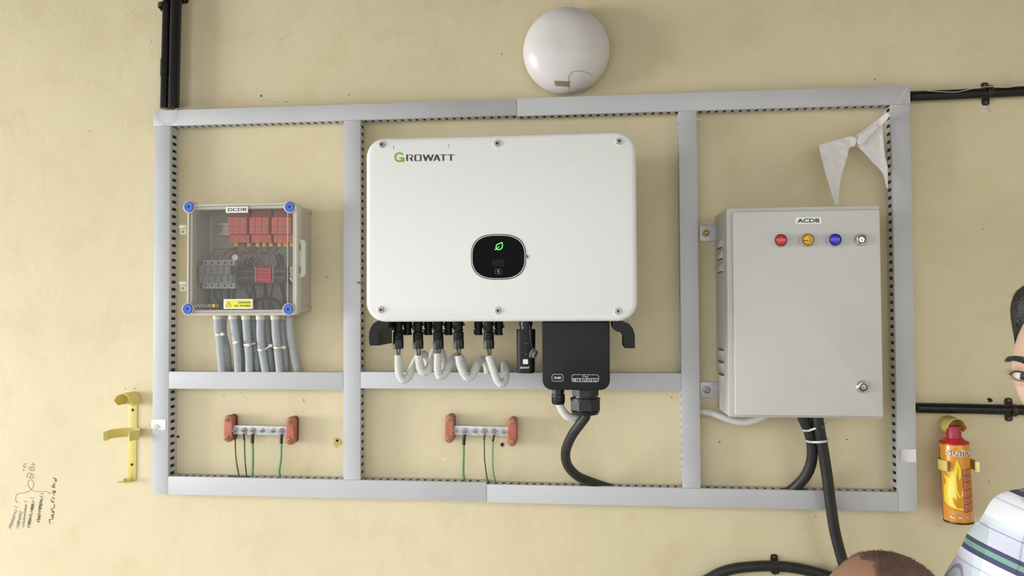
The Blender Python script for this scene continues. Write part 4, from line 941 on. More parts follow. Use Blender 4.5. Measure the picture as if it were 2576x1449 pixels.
for px, py in ((2166, 603.5), (2170, 973)):
    p = W(px - 1, py, DD); k = mpp(px, py, DD + .008)
    M = MB(); M.lathe(p, (0, -1, 0), [(16.6 * k, 0), (16.6 * k, .003), (13.5 * k, .006), (12.5 * k, .0085), (10.5 * k, .009), (9.6 * k, .0075)], 32); lk = M.build('door_lock', 'chrome', door)
    M = MB(); M.lathe(p, (0, -1, 0), [(9.6 * k, .004), (9.4 * k, .0082), (7.2 * k, .0085), (6.8 * k, .006), (.0003, .006)], 24); M.build('lock_core', 'dark_steel', lk)
    M = MB(); M.lathe(p + Vector((0, 0, .0004)), (0, -1, 0), [(6.2 * k, .005), (5.8 * k, .0085), (.0003, .0088)], 3, math.pi / 2 + math.pi); M.build('lock_pin', 'steel', lk)
M = MB(); M.corrugated(WP([(1757, 1035.5, .022), (1775, 1037, .024), (1795, 1041, .03), (1822, 1051, .042), (1851, 1060, .05), (1880, 1062, .055), (1905, 1056, .058), (1924, 1047, .06), (1938, 1038, .06)]), .0085, .0042, 16)
M.single('corrugated_conduit', 'conduit_white', 'light corrugated conduit sagging under the left corner of the grey cabinet', 'conduit')
M = MB(); M.tube(WP([(2012, 1030, .085), (2022, 1056, .085), (2036, 1088, .075), (2043, 1125, .065), (2041.5, 1160, .055), (2030, 1192, .044), (2011, 1216, .03), (1990, 1234, .02), (1965, 1248, .014)]), .0122, 18, .008)
M.single('armoured_cable', 'cable_black', 'thick black cable curving from the cabinet into the bottom trunking', 'cable', 'thick black armoured cables')
M = MB(); M.tube(WP([(2054, 1030, .095), (2057.5, 1056, .095), (2063, 1090, .088), (2070, 1128, .08), (2081, 1200, .07), (2090, 1272, .062), (2102, 1345, .055), (2124, 1425, .05), (2150, 1500, .045), (2190, 1590, .04)]) + DN(W(2205, 1650, .035), .03), .0122, 18, .008)
M.single('armoured_cable', 'cable_black', 'thick black cable running from the cabinet down past the bottom trunking', 'cable', 'thick black armoured cables')
M = MB(); M.tube(WP([(2042, 1030, .06), (2045, 1056, .06), (2051, 1080, .053), (2059, 1110, .045), (2066, 1140, .036)]), .0085, 12, .008)
M.single('control_cable', 'cable_black', 'thinner black cable tucked between the two thick cables under the cabinet', 'cable')
tie('cable_tie', [(2019, 1080, .075), (2021, 1083, .09), (2034, 1083, .0895), (2052, 1077, .098), (2070, 1072, .102), (2073, 1069, .085)], .0024, (2075, 1068, .088), 'upper white cable tie round the two thick black cables', 'tie_grey', 'cable ties on the thick black cables')
tie('cable_tie', [(2027, 1107, .066), (2029, 1110, .082), (2043, 1112, .084), (2060, 1112, .095), (2078, 1110, .094), (2081, 1107, .08)], .0024, (2083, 1107, .082), 'lower white cable tie round the two thick black cables', 'tie_grey', 'cable ties on the thick black cables')

# ================================================================== extinguisher brackets
def bracket(cx, ztop, lab, ang):
    root = thing('extinguisher_bracket', lab, 'bracket', (cx, 0, ztop - .12), 'yellow extinguisher brackets')
    hw = .012; zb = ztop - .232
    M = MB(); M.box(cx - hw, cx + hw, zb, ztop - .022, .0005, .0028, .0005); M.build('back_strip', 'yellow_paint', root)
    R = .0222; zc = ztop - R; M = MB(); rings = []
    for i in range(25):
        a = math.radians(-28 + (236) * i / 24); e = min(1, min(i, 24 - i) / 4.0); f = .036 + .013 * smooth01(e)
        ca, sa = math.cos(a), math.sin(a); dn = .0012
        rings.append([Vector((cx + R * ca, -dn, zc + R * sa)), Vector((cx + R * ca, -f, zc + R * sa)), Vector((cx + (R - .0018) * ca, -f, zc + (R - .0018) * sa)), Vector((cx + (R - .0018) * ca, -dn, zc + (R - .0018) * sa))])
    M.loft(rings); M.build('hood', 'yellow_paint', root)
    M = MB(); M.poly([(cx + (R - .001) * math.cos(math.radians(t)), zc + (R - .001) * math.sin(math.radians(t))) for t in range(-28, 209, 8)], .0006, .0022); M.build('hood_back', 'yellow_paint', root)
    rc = .0362; dcn = .0395; zk = ztop - .106; hh = .0115
    for sgn in (-1, 1):
        M = MB(); rings = []; arc = [(rc * math.sin(math.radians(t)) * sgn, dcn - rc * math.cos(math.radians(t))) for t in range(0, 129, 4)]
        lx, ldd = arc[-1]; arc += [(lx + sgn * .003, ldd + .003), (lx + sgn * .005, ldd + .006)]
        for (ox, d_) in arc:
            nx, nd = ox, d_ - dcn; ln = math.hypot(nx, nd); nx, nd = nx / ln * .0016, nd / ln * .0016
            rings.append([Vector((cx + ox, -d_, zk - hh)), Vector((cx + ox, -d_, zk + hh)), Vector((cx + ox + nx, -(d_ + nd), zk + hh)), Vector((cx + ox + nx, -(d_ + nd), zk - hh))])
        M.loft(rings); M.build('clip_arm', 'yellow_paint', root)
    M = MB(); M.box(cx - hw, cx + hw, zb, zb + .002, .0005, .024, .0005); M.box(cx - hw - .012, cx + .001, zb, zb + .0015, .014, .03); M.box(cx - hw - .001, cx - hw + .001, zb, zb + .008, .005, .02); M.build('foot_ledge', 'yellow_paint', root)
    for dz in (.048, .19):
        MB().lathe(Vector((cx, -.0028, ztop - dz)), (0, -1, 0), [(.0036, 0), (.0034, .0008), (.0012, .001), (.001, .0004)], 14).build('screw', 'screw_hole', root)
    MB().box(cx + .0005, cx + .0012, zb + .004, zb + .018, .0027, .003).build('slit', 'screw_hole', root)
    root.rotation_euler = (0, math.radians(ang), 0)
    return root
pl_ = W(333, 985, .004); pr_ = W(2386, 1045.5, .004)
bracket(pl_.x, pl_.z, 'empty yellow extinguisher bracket on the wall left of the trunking', .5)
bracket(pr_.x, pr_.z, 'yellow extinguisher bracket holding the orange fire extinguisher', -.4)
# extinguisher
DE = .0395
top = W(2402 + 5, 1111, DE); bot = W(2402 + 9.2, 1311, DE); rad = 35.2 * mpp(2405, 1200, DE)
ext = thing('fire_extinguisher', 'small orange fire extinguisher with red cap and yellow flame print', 'fire extinguisher', (bot.x, -DE, bot.z))
H = top.z - bot.z; ec = Vector((bot.x, -DE, bot.z))
M = MB(); M.lathe(ec, (0, 0, 1), [(rad * .9, .001), (rad * .985, .0025), (rad, .004), (rad, H - .012), (rad * .97, H - .005), (rad * .94, H - .002)], 48); M.build('can', 'can_orange', ext)
M = MB(); M.lathe(ec, (0, 0, 1), [(rad * .9, 0), (rad * 1.02, 0), (rad * 1.03, .002), (rad * 1.005, .0042)], 48); M.build('bottom_rim', 'can_rim', ext)
M = MB(); M.lathe(ec, (0, 0, 1), [(rad * .94, H - .004), (rad * 1.0, H - .003), (rad * 1.0, H), (rad * .93, H + .0005), (rad * .9, H - .001)], 48); M.build('top_rim', 'can_red', ext)
M = MB(); M.lathe(ec, (0, 0, 1), [(rad * .88, H - .002), (rad * .86, H + .001), (rad * .62, H + .0075), (rad * .58, H + .009)], 40); M.build('shoulder', 'can_red', ext)
M = MB(); M.lathe(ec, (0, 0, 1), [(rad * .52, H + .006), (rad * .51, H + .034), (rad * .46, H + .0365), (rad * .42, H + .0365), (rad * .40, H + .034), (.0004, H + .034)], 36); M.build('cap', 'can_cap', ext)
def can_map(off=.0004):
    def f(x, z):
        u = max(-.985, min(.985, (x - ec.x) / rad)); a = math.asin(u)
        return Vector((ec.x + (rad + off) * math.sin(a), -DE - (rad + off) * math.cos(a), z))
    return f
ez = lambda x, y: (2340 + x / 7.246 - (y - 0) * .0 , 1140 + y / 7.246)
def can_xz(x, y):      # zoom pixel on the can -> (x, z) seen on the can's axis plane, tilt removed
    px, py = ez(x, y); lean = (py - 1311) * (10.6 - 3.9) / 200.0
    p = W(px - lean - 6.7 + 6.7, py, DE + rad * .7); q = W(px - lean, py, DE)
    return p.x, p.z
def can_poly(name, pts, mat, off, sub=3):
    M = MB(); P = [can_xz(*p) for p in pts]; M.fill([Vector((x, 0, z)) for x, z in P], sub); f = can_map(off)
    for v in M.bm.verts: v.co = f(v.co.x, v.co.z)
    return M.build(name, mat, ext, flat=True)
can_poly('flame_print', [(455, 85), (500, 195), (530, 290), (535, 400), (505, 480), (488, 420), (485, 300), (470, 215), (475, 330), (455, 420), (470, 640), (520, 790), (545, 690), (572, 600), (578, 1030), (440, 1000), (360, 960), (320, 880), (300, 760), (285, 660), (258, 570), (315, 610), (330, 520), (300, 395), (360, 450), (380, 330), (345, 240), (415, 300), (432, 200)], 'flame_yellow', .0004)
can_poly('flame_print', [(400, 330), (445, 420), (450, 620), (480, 850), (430, 790), (440, 900), (470, 990), (390, 940), (345, 800), (350, 560), (385, 460)], 'flame_pale', .0007)
can_poly('flame_gap', [(455, 700), (480, 790), (525, 800), (575, 740), (578, 990), (470, 985), (420, 900), (400, 790), (470, 860)], 'can_orange', .0009)
can_poly('text_panel', [(548, 290), (725, 270), (765, 1050), (588, 1068)], 'panel_rust', .0010)
rnd = random.Random(3)
M = MB(); f = can_map(.0013)
for i in range(32):
    y = 300 + i * 23.5; l = 562 + i * 1.15; r_ = l + rnd.choice((150, 150, 150, 95, 130)); 
    if i in (4, 9, 15, 21, 26): continue
    M.fill([Vector((can_xz(a, b)[0], 0, can_xz(a, b)[1])) for a, b in ((l, y), (l + 50, y - 5), (l + 100, y - 9), (r_, y - 14), (r_, y - 5), (l + 100, y), (l + 50, y + 5), (l, y + 10))])
for v in M.bm.verts: v.co = f(v.co.x, v.co.z)
M.build('small_print', 'can_print', ext, flat=True)
M = MB()
for i in range(4):
    l = 365 + i * 112; w = 92 if i < 2 else 80 if i == 2 else 60; y = 1095 - i * 3
    for a, b, c_, d_ in ((l, y, l + w, y + 5), (l, y + 90, l + w, y + 95), (l, y, l + 4, y + 95), (l + w - 4, y, l + w, y + 95), (l + 12, y + 55, l + w - 12, y + 78), (l + 25, y + 35, l + w * .5, y + 60)):
        M.fill([Vector((can_xz(u, v)[0], 0, can_xz(u, v)[1])) for u, v in ((a, b), (c_, b), (c_, d_), (a, d_))], 0)
for v in M.bm.verts: v.co = f(v.co.x, v.co.z)
M.build('pictogram', 'can_print', ext, flat=True)
mp = can_map(.0006)
def can_text(body, l, t, r_, b, mat, bold, off):
    uv, fs = text_mesh(body, bold); M = MB(); fm = can_map(off)
    def pt(u, v):
        x, z = can_xz(l + (r_ - l) * u, b + (t - b) * v); return fm(x, z)
    vs = [M.bm.verts.new(pt(u, v)) for u, v in uv]
    for ff in fs:
        try: M.bm.faces.new([vs[i] for i in ff])
        except ValueError: pass
    return M.build('brand_letters', mat, ext, flat=True)
# coordinates in the 7.246x frame whose origin is (2340, 1140)
q = lambda x, y: ((x / 9.66) * 7.246, (1030 + y / 9.66 - 1140) * 7.246)
can_poly('brand_arc', [q(*p) for p in ((560, 1020), (600, 980), (660, 955), (720, 948), (780, 958), (830, 990), (850, 1030), (830, 1030), (800, 990), (720, 962), (640, 978), (580, 1025))], 'flame_yellow', .0004, 1)
for s, l, t, r_, b in (('S', 415, 962, 500, 1095), ('UN', 520, 1012, 675, 1105), ('T', 678, 975, 775, 1108), ('ECK', 765, 1005, 945, 1105)):
    a0, b0 = q(l + 6, t + 8); a1, b1 = q(r_ + 6, b + 8); can_text(s, a0, b0, a1, b1, 'logo_dark', .06, .0009)
    a0, b0 = q(l, t); a1, b1 = q(r_, b); can_text(s, a0, b0, a1, b1, 'print_white', .035, .0013)
can_poly('brand_line', [q(*p) for p in ((530, 1112), (870, 1118), (870, 1130), (530, 1124))], 'print_white', .0010, 1)
can_text('TO 500ml', 362, 1040, 555, 1078, 'can_print', .0, .0010)
M = MB(); M.tube([ec + Vector((-rad * .965, .006, .006)), ec + Vector((-rad * .965, .006, H - .012))], .0011, 6, .05); M.build('seam', 'seam_dark', ext)
ext.rotation_euler = (0, math.radians(-1.9), 0)

# ================================================================== paper pennants and threads
def PZ(x, y, d=.05): return W(2040 + x / 5.173, 250 + y / 5.173, d)
bunt = thing('paper_pennants', 'two torn white paper pennants hanging in the upper right corner', 'bunting', PZ(575, 480, .05))
def pennant(name, pts, dfun, seed, amp):
    M = MB(); M.fill([Vector((x, 0, y)) for x, y in pts], 0)
    for _ in range(5):
        es = [e for e in M.bm.edges if e.calc_length() > 34]
        if not es: break
        bmesh.ops.subdivide_edges(M.bm, edges=es, cuts=1); bmesh.ops.triangulate(M.bm, faces=M.bm.faces[:])
    for v in M.bm.verts:
        x, y = v.co.x, v.co.z
        n = noise.noise(Vector((x / 110, y / 70, seed))) + .3 * noise.noise(Vector((x / 40, y / 30, seed + 5)))
        v.co = PZ(x, y, dfun(x, y) + n * amp)
    bmesh.ops.recalc_face_normals(M.bm, faces=M.bm.faces[:])
    o = M.build(name, 'paper', bunt, angle=14)
    s = o.modifiers.new('thickness', 'SOLIDIFY'); s.thickness = .0004
    return o
pennant('crumpled_pennant', [(100, 592), (230, 555), (360, 520), (480, 482), (540, 478), (575, 500), (605, 490), (600, 545), (575, 605), (500, 630), (485, 700), (470, 770), (430, 890), (405, 985), (385, 1070), (370, 1200), (370, 1380), (315, 1380), (275, 1250), (230, 1110), (165, 880), (125, 720)], lambda x, y: .055, 1.0, .0036)
pennant('smooth_pennant', [(575, 485), (700, 392), (850, 278), (990, 168), (1058, 182), (1000, 255), (932, 330), (940, 470), (950, 600), (972, 760), (1000, 880), (1003, 1000), (1000, 1160), (985, 1160), (960, 1050), (930, 960), (880, 895), (800, 815), (720, 725), (600, 600)], lambda x, y: .052 + .01 * min(1, max(0, (x - 900) / 100)) , 8.0, .0018)
pennant('folded_flap', [(598, 575), (610, 490), (720, 410), (850, 310), (880, 365), (800, 450), (720, 540), (655, 608)], lambda x, y: .058, 4.0, .0022)
def thread(pts, label, r=.0006):
    M = MB(); M.tube([W(*p) for p in pts], r, 5, .006); M.single('thread', 'thread_white', label, 'thread')
thread([(2290, 213, .046), (2275, 232, .047), (2255, 262, .048), (2234, 284, .05)], 'white thread holding the paper pennants to the trunking corner')
thread([(2330, 228, .035), (2370, 231, .034), (2410, 231, .034), (2450, 222, .035), (2490, 218, .035), (2535, 220, .034), (2560, 214, .034), (2600, 215, .034)], 'white thread lying along the upper right black pipe')
thread([(388, 277, .046), (384, 296, .047), (396, 308, .047), (404, 316, .047), (415, 312, .047), (428, 304, .047), (433, 288, .047), (440, 276, .047), (452, 272, .045)], 'white thread looped round the top left trunking corner', .0008)
thread([(1743, 294, .045), (1758, 300, .047), (1768, 303, .05), (1750, 300, .055), (1790, 308, .04), (1822, 318, .02)], 'loose white thread end on the trunking left of the grey cabinet', .0005)

# ================================================================== people
def plaid():
    mt = pm('plaid_cloth', (228, 228, 236), 0.85); nt = mt.node_tree; b = nt.nodes['Principled BSDF']
    tc = nt.nodes.new('ShaderNodeTexCoord'); mp = nt.nodes.new('ShaderNodeMapping'); mp.inputs['Rotation'].default_value = (0, math.radians(-22), 0)
    nt.links.new(tc.outputs['Object'], mp.inputs['Vector']); sx = nt.nodes.new('ShaderNodeSeparateXYZ'); nt.links.new(mp.outputs['Vector'], sx.inputs[0])
    def M(op, a, bb=None):
        n = nt.nodes.new('ShaderNodeMath'); n.operation = op
        for i, v in enumerate((a, bb)):
            if v is None: continue
            if isinstance(v, (int, float)): n.inputs[i].default_value = v
            else: nt.links.new(v, n.inputs[i])
        return n.outputs[0]
    def ramp(src, period, stops):
        f = M('FRACT', M('DIVIDE', src, period)); r = nt.nodes.new('ShaderNodeValToRGB'); r.color_ramp.interpolation = 'CONSTANT'
        el = r.color_ramp.elements
        while len(el) < len(stops): el.new(0.5)
        for e, (p, c) in zip(el, stops): e.position = p; e.color = lin(c) + (1,)
        nt.links.new(f, r.inputs[0]); return r.outputs[0]
    Wt, Lv, Nv, Gr, Mi, Gy = (246, 246, 249), (216, 215, 226), (78, 78, 108), (132, 172, 152), (216, 232, 224), (160, 160, 176)
    st = [(0, Wt), (.13, Lv), (.16, Wt), (.3, Nv), (.37, Gr), (.44, Nv), (.5, Lv), (.72, Gy), (.735, Lv), (.8, Mi), (.86, Wt)]
    c1 = ramp(M('ADD', sx.outputs[0], 5.012), .088, st); c2 = ramp(M('ADD', sx.outputs[2], 5.03), .088, st)
    mx = nt.nodes.new('ShaderNodeMix'); mx.data_type = 'RGBA'; mx.blend_type = 'MULTIPLY'; mx.inputs['Factor'].default_value = 1
    nt.links.new(c1, mx.inputs['A']); nt.links.new(c2, mx.inputs['B']); nt.links.new(mx.outputs['Result'], b.inputs['Base Color'])
plaid()
def head_point(th, ph, off=0.0):
    """th: 0 top .. pi bottom; ph: 0 = face (-y), +pi/2 = wearer's left (+x)."""
    st, ct = math.sin(th), math.cos(th)
    x = .076 * st * math.sin(ph); y = -.096 * st * math.cos(ph); z = .118 * ct
    front = max(0.0, math.cos(ph)) * st
    if z < 0:                                    # jaw narrows
        t = min(1, -z / .118); x *= 1 - .44 * t ** 0.95
        if y > 0: y *= 1 - .45 * t
        else: y *= 1 - .10 * t
    else: y += .012 * (z / .118) ** 2 * st
    y += .008
    g = lambda a, s: math.exp(-(a / s) ** 2)
    ax = abs(x)
    if math.cos(ph) > 0:
        y += -.006 * g(z - .020, .010) * g(ax - .028, .026)                 # brow
        y += .008 * g(z + .001, .013) * g(ax - .033, .015)                  # eye sockets
        y += -.004 * g(z + .026, .016) * g(ax - .044, .018)                 # cheek bones
        nz_ = g(x, .009 + .006 * min(1, max(0, (-z) / .045)))
        if z < .015: y += -.026 * nz_ * (min(1, max(0, (.015 - z) / .055)) if z > -.040 else g(z + .040, .008))
        y += -.008 * g(z + .066, .008) * g(ax, .020) + .003 * g(z + .0725, .002) * g(ax, .02) - .006 * g(z + .079, .006) * g(ax, .016)   # lips
        y += -.008 * g(z + .104, .014) * g(ax, .018)                        # chin
    p = Vector((x, y, z))
    if off: p += Vector((x, y - .008, z)).normalized() * off
    return p
def rings_head(off=0, nt_=56, np_=72):
    return [[head_point(math.pi * max(.02, min(.98, i / nt_)), 2 * math.pi * j / np_, off) for j in range(np_)] for i in range(nt_ + 1)]
def eval_mesh(o):
    dg = bpy.context.evaluated_depsgraph_get(); me = bpy.data.meshes.new_from_object(o.evaluated_get(dg)); return me
def limbs(M, edges, pts, rad):
    """tapered round-ended limb volumes along the bones; a voxel remesh then melts them into one surface"""
    two = lambda r: r if isinstance(r, tuple) else (r, r)
    for i, j in edges:
        p, q = pts[i], pts[j]; (ax_, ay_), (bx_, by_) = two(rad[i]), two(rad[j]); d = q - p
        t = d.normalized(); u = Vector((1, 0, 0)) - t * t.x
        u = u.normalized() if u.length > .2 else (Vector((0, 0, 1)) - t * t.z).normalized()
        v = t.cross(u); rings = []; S = 20
        def ring(c, rx, ry): rings.append([c + u * math.cos(2 * math.pi * k / S) * rx + v * math.sin(2 * math.pi * k / S) * ry for k in range(S)])
        ra, rb = min(ax_, ay_), min(bx_, by_)
        for k in range(5, 0, -1): c_ = math.cos(k * math.pi / 2 / 5.4); ring(p - t * ra * math.sin(k * math.pi / 2 / 5.4), ax_ * c_, ay_ * c_)
        for k in range(9):
            f = smooth01(k / 8); ring(p.lerp(q, k / 8), ax_ + (bx_ - ax_) * f, ay_ + (by_ - ay_) * f)
        for k in range(1, 6): c_ = math.cos(k * math.pi / 2 / 5.4); ring(q + t * rb * math.sin(k * math.pi / 2 / 5.4), bx_ * c_, by_ * c_)
        M.loft(rings)
def melt(o, voxel, it):
    rm = o.modifiers.new('r', 'REMESH'); rm.mode = 'VOXEL'; rm.voxel_size = voxel; rm.use_smooth_shade = True
    sm = o.modifiers.new('sm', 'SMOOTH'); sm.iterations = it; sm.factor = .5
    bpy.context.view_layer.update(); nm_ = eval_mesh(o); o.modifiers.clear()
    bb = bmesh.new(); bb.from_mesh(nm_); seen = set(); best = []
    for v0 in bb.verts:                       # keep the one continuous surface, drop stray specks of the remesh
        if v0 in seen: continue
        st_ = [v0]; isl = []; seen.add(v0)
        while st_:
            v1 = st_.pop(); isl.append(v1)
            for e1 in v1.link_edges:
                v3 = e1.other_vert(v1)
                if v3 not in seen: seen.add(v3); st_.append(v3)
        if len(isl) > len(best): best = isl
    bs = set(best); bmesh.ops.delete(bb, geom=[v for v in bb.verts if v not in bs], context='VERTS'); bb.to_mesh(nm_); bb.free()
    old = o.data; o.data = nm_; bpy.data.meshes.remove(old); nm_.shade_smooth(); return nm_
def human(lab, eye, yaw, J, skinm, shirtm, hair, base, hair_cut, gaze=0):
    """J: joints in world space; eye: point between the eyes; yaw: turn of the head (deg, + = towards -x)."""
    root = thing('person', lab, 'person', base)
    HM = Matrix.Translation(eye) @ Matrix.Rotation(math.radians(-yaw), 4, 'Z')
    # one body mesh: head, neck, torso, limbs, hands
    bm = bmesh.new()
    M = MB(); M.loft([[HM @ p for p in r] for r in rings_head()]); 
    for s in (-1, 1):                         # ears
        for v in bmesh.ops.create_uvsphere(M.bm, u_segments=14, v_segments=10, radius=.03)['verts']:
            q = Vector((v.co.x * .28, v.co.y * .6, v.co.z)); v.co = HM @ (Vector((s * .072, .014, -.012)) + Matrix.Rotation(s * math.radians(-10), 3, 'Z') @ q)
    names = list(J); idx = {n: i for i, n in enumerate(names)}; pts = [J[n][0] for n in names]; rad = [J[n][1] for n in names]
    ed = [(idx[J[n][2]], idx[n]) for n in names if J[n][2]]
    for s in ('l', 'r'):                      # hands with five fingers
        w, e = J['wrist_' + s][0], J['elbow_' + s][0]; a = (w - e).normalized(); side = a.cross(Vector((0, -1, 0))).normalized() * (1 if s == 'l' else -1)
        palm = w + a * .05; pts.append(palm); rad.append((.034, .016)); ed.append((idx['wrist_' + s], len(pts) - 1)); pi_ = len(pts) - 1
        nrm = side.cross(a).normalized()
        for k_ in range(4):
            base_ = w + a * .085 + side * (.027 - .018 * k_); ln = (.036, .042, .039, .03)[k_]
            i0 = len(pts); pts.append(base_); rad.append(.0095); ed.append((pi_, i0))
            pts.append(base_ + a * ln + nrm * .008); rad.append(.0085); ed.append((i0, i0 + 1))
            pts.append(base_ + a * ln * 1.7 + nrm * .022); rad.append(.007); ed.append((i0 + 1, i0 + 2))
        i0 = len(pts); pts.append(w + a * .035 + side * .038 + nrm * .006); rad.append(.011); ed.append((pi_, i0)); pts.append(w + a * .07 + side * .055 + nrm * .016); rad.append(.009); ed.append((i0, i0 + 1))
    limbs(M, ed, pts, rad); tmp = M.build('body', skinm, root); melt(tmp, .0042, 3)
    # clothes
    def cloth(name, keep, grow, mat, wob):
        nn = [n for n in names if n in keep]; ii = {n: i for i, n in enumerate(nn)}
        P = [J[n][0] for n in nn]; R_ = [(tuple(q + grow for q in J[n][1]) if isinstance(J[n][1], tuple) else J[n][1] + grow) for n in nn]
        E_ = [(ii[J[n][2]], ii[n]) for n in nn if J[n][2] in ii]
        B = MB(); limbs(B, E_, P, R_); o = B.build(name, mat, root); me = melt(o, .0065, 10)
        nv = [v.normal.copy() for v in me.vertices]; og = ORG[root.name]
        for v, n_ in zip(me.vertices, nv):
            q = v.co + og; n = noise.noise(q * 9) * .6 + noise.noise(q * 22 + Vector((3, 1, 7))) * .4
            fl = abs(noise.noise(Vector((q.x * 14 + q.z * 9, q.y * 10, q.z * 5)))); v.co = v.co + n_ * (n * wob - fl * wob * 1.2)
        me.update(); return o
    arms = {'clav_l', 'clav_r', 'sho_l', 'sho_r', 'elbow_l', 'elbow_r', 'fore_l', 'fore_r'}
    cloth('shirt', {'pelvis', 'belly', 'chest', 'neckb'} | arms, .014, shirtm, .007)
    cloth('trousers', {'pelvis', 'hip_l', 'hip_r', 'knee_l', 'knee_r', 'ankle_l', 'ankle_r'}, .016, 'trouser_navy', .006)
    nb, nk = J['neckb'][0], J['neck'][0]; axn = (nk - nb).normalized()
    B = MB(); B.lathe(nb + axn * .005, axn, [(.082, -.03), (.07, 0), (.064, .035), (.068, .036), (.076, .0), (.092, -.03)], 28); B.build('collar', shirtm, root)
    for s in ('l', 'r'):
        f = J['toe_' + s][0]; a = J['ankle_' + s][0]; B = MB(); m_ = (f + a) / 2; B.ball((m_.x, m_.y, .045), .05, 16, 12, (.95, 2.6, .9)); B.build('shoe', 'shoe_black', root)
    # hair
    th_n, ph_n = 30, 96; B = MB(); grid = {}
    for j in range(ph_n):
        ph = 2 * math.pi * j / ph_n; a_ = abs((ph + math.pi) % (2 * math.pi) - math.pi); lim = hair_cut(a_)
        for i in range(th_n + 2):
            f = min(i / th_n, 1); th = .02 + (lim - .02) * f
            o_ = hair[1] * (1 + hair[5] * math.exp(-((a_ - 1.2) / .5) ** 2) * math.exp(-((th - .85) / .35) ** 2)) * (1 - f ** 5) ** .5 * (1 - .8 * smooth01(min(1, max(0, (th - 1.05) / .35)))) + .0006 if i <= th_n else -.004
            p = head_point(th, ph, o_)
            if i < th_n: p += p.normalized() * (noise.noise(Vector((ph * 7, th * 3, 2.2))) * .3 + noise.noise(Vector((ph * 26, th * 5, 5.2))) * .18) * hair[1] * (1 - f ** 3)
            grid[i, j] = B.bm.verts.new(HM @ p)
    for i in range(th_n + 1):
        for j in range(ph_n):
            k = (j + 1) % ph_n; B.bm.faces.new((grid[i, j], grid[i, k], grid[i + 1, k], grid[i + 1, j]))
    B.bm.faces.new([grid[0, j] for j in range(ph_n)])
    rnd = random.Random(5); lims = [hair_cut(abs((2 * math.pi * j / ph_n + math.pi) % (2 * math.pi) - math.pi)) for j in range(ph_n)]
    keys = [q for q in grid if 0 < q[0] < th_n and rnd.random() < math.sin(.02 + lims[q[1]] * q[0] / th_n) * lims[q[1]] / 2]
    for _ in range(hair[2]):                  # single short hairs, combed down along the head
        i, j = rnd.choice(keys); v = grid[i, j].co; nrm = (v - (HM @ Vector((0, .008, 0)))).normalized()
        down = (grid[i + 1, j].co - v).normalized(); w_ = hair[4]
        t = (nrm * w_[0] + down * w_[1] + Vector((rnd.uniform(-1, 1), rnd.uniform(-1, 1), rnd.uniform(-1, 1))) * w_[2]).normalized(); s_ = t.orthogonal().normalized() * .0003
        v2 = v + down * rnd.uniform(-.004, .004) - nrm * .0008
        a = B.bm.verts.new(v2 - s_); b_ = B.bm.verts.new(v2 + s_); c_ = B.bm.verts.new(v2 + t * hair[3] * rnd.uniform(.5, 1.2)); B.bm.faces.new((a, b_, c_))
    B.build('hair', hair[0], root, angle=60, keep_normals=False)
    # face details
    for s in (-1, 1):
        ec_ = Vector((s * .033, -.0685, -.001))
        B = MB(); B.ball(HM @ ec_, .0122, 20, 14); ey = B.build('eye', 'eye_white', root)
        look = Vector((0, -1, 0)); nd = (HM.to_3x3() @ Vector((0, -1, 0))); gd_ = Vector((math.sin(math.radians(gaze)), -math.cos(math.radians(gaze)), 0)); iw = HM @ (ec_ + gd_ * .0118); ng = HM.to_3x3() @ gd_
        B = MB(); B.lathe(iw - ng * .001, ng, [(.0056, 0), (.0054, .0012), (.003, .0019), (.0003, .0021)], 20); B.build('iris', 'eye_iris', ey)
        for up_, nm in ((1, 'upper_eyelid'), (-1, 'lower_eyelid')):
            B = MB(); L = []
            for k_ in range(11):
                u = -1 + 2 * k_ / 10; xx = u * .0165; zz = up_ * (.0058 if up_ > 0 else .0048) * (1 - u * u) + (.0012 * u * s)
                yy = -math.sqrt(max(.0138 ** 2 - min(xx * xx, .00017) - zz * zz, 0)) ; L.append(HM @ (ec_ + Vector((xx, yy, zz))))
            rows = []
            for v_ in range(9):
                row = []
                for k_ in range(11):
                    u = -1 + 2 * k_ / 10; xx = u * .0165; e_ = up_ * (.0058 if up_ > 0 else .0048) * (1 - u * u) + (.0012 * u * s); zz = e_ + up_ * v_ * .0022
                    rr_ = .0132 if v_ else .0126; q2 = rr_ ** 2 * 1.6 - xx * xx - zz * zz; q1 = rr_ ** 2 - xx * xx - zz * zz
                    yy = -math.sqrt(q1) if q1 > .00002 else -math.sqrt(.00002) + (.00002 - q1) * 40
                    row.append(HM @ (ec_ + Vector((xx, yy, zz))))
                rows.append(row)
            B.loft(rows, False, False, wrap=False); B.tube(L, .0011, 6, .002); B.build(nm, skinm, root, angle=80)
            B = MB(); n_l = 26 if up_ > 0 else 16
            for k_ in range(n_l):
                t = k_ / (n_l - 1) * (len(L) - 1); i = min(int(t), len(L) - 2); p = L[i].lerp(L[i + 1], t - i); p = p + nd * .0018
                u = -1 + 2 * k_ / (n_l - 1); ln = (.0075 if up_ > 0 else .004)
                tp = p + nd * ln * .8 + HM.to_3x3() @ Vector((u * .005 + s * .003, 0, up_ * ln * .55)); sd = (HM.to_3x3() @ Vector((1, 0, 0))) * .0005
                B.bm.faces.new([B.bm.verts.new(q) for q in (p - sd, p + sd, tp)])
            B.tube([q + nd * .0014 for q in L], .0008 if up_ > 0 else .0004, 5, .002)
            B.build('eyelashes', 'hair_black', root)
        B = MB()
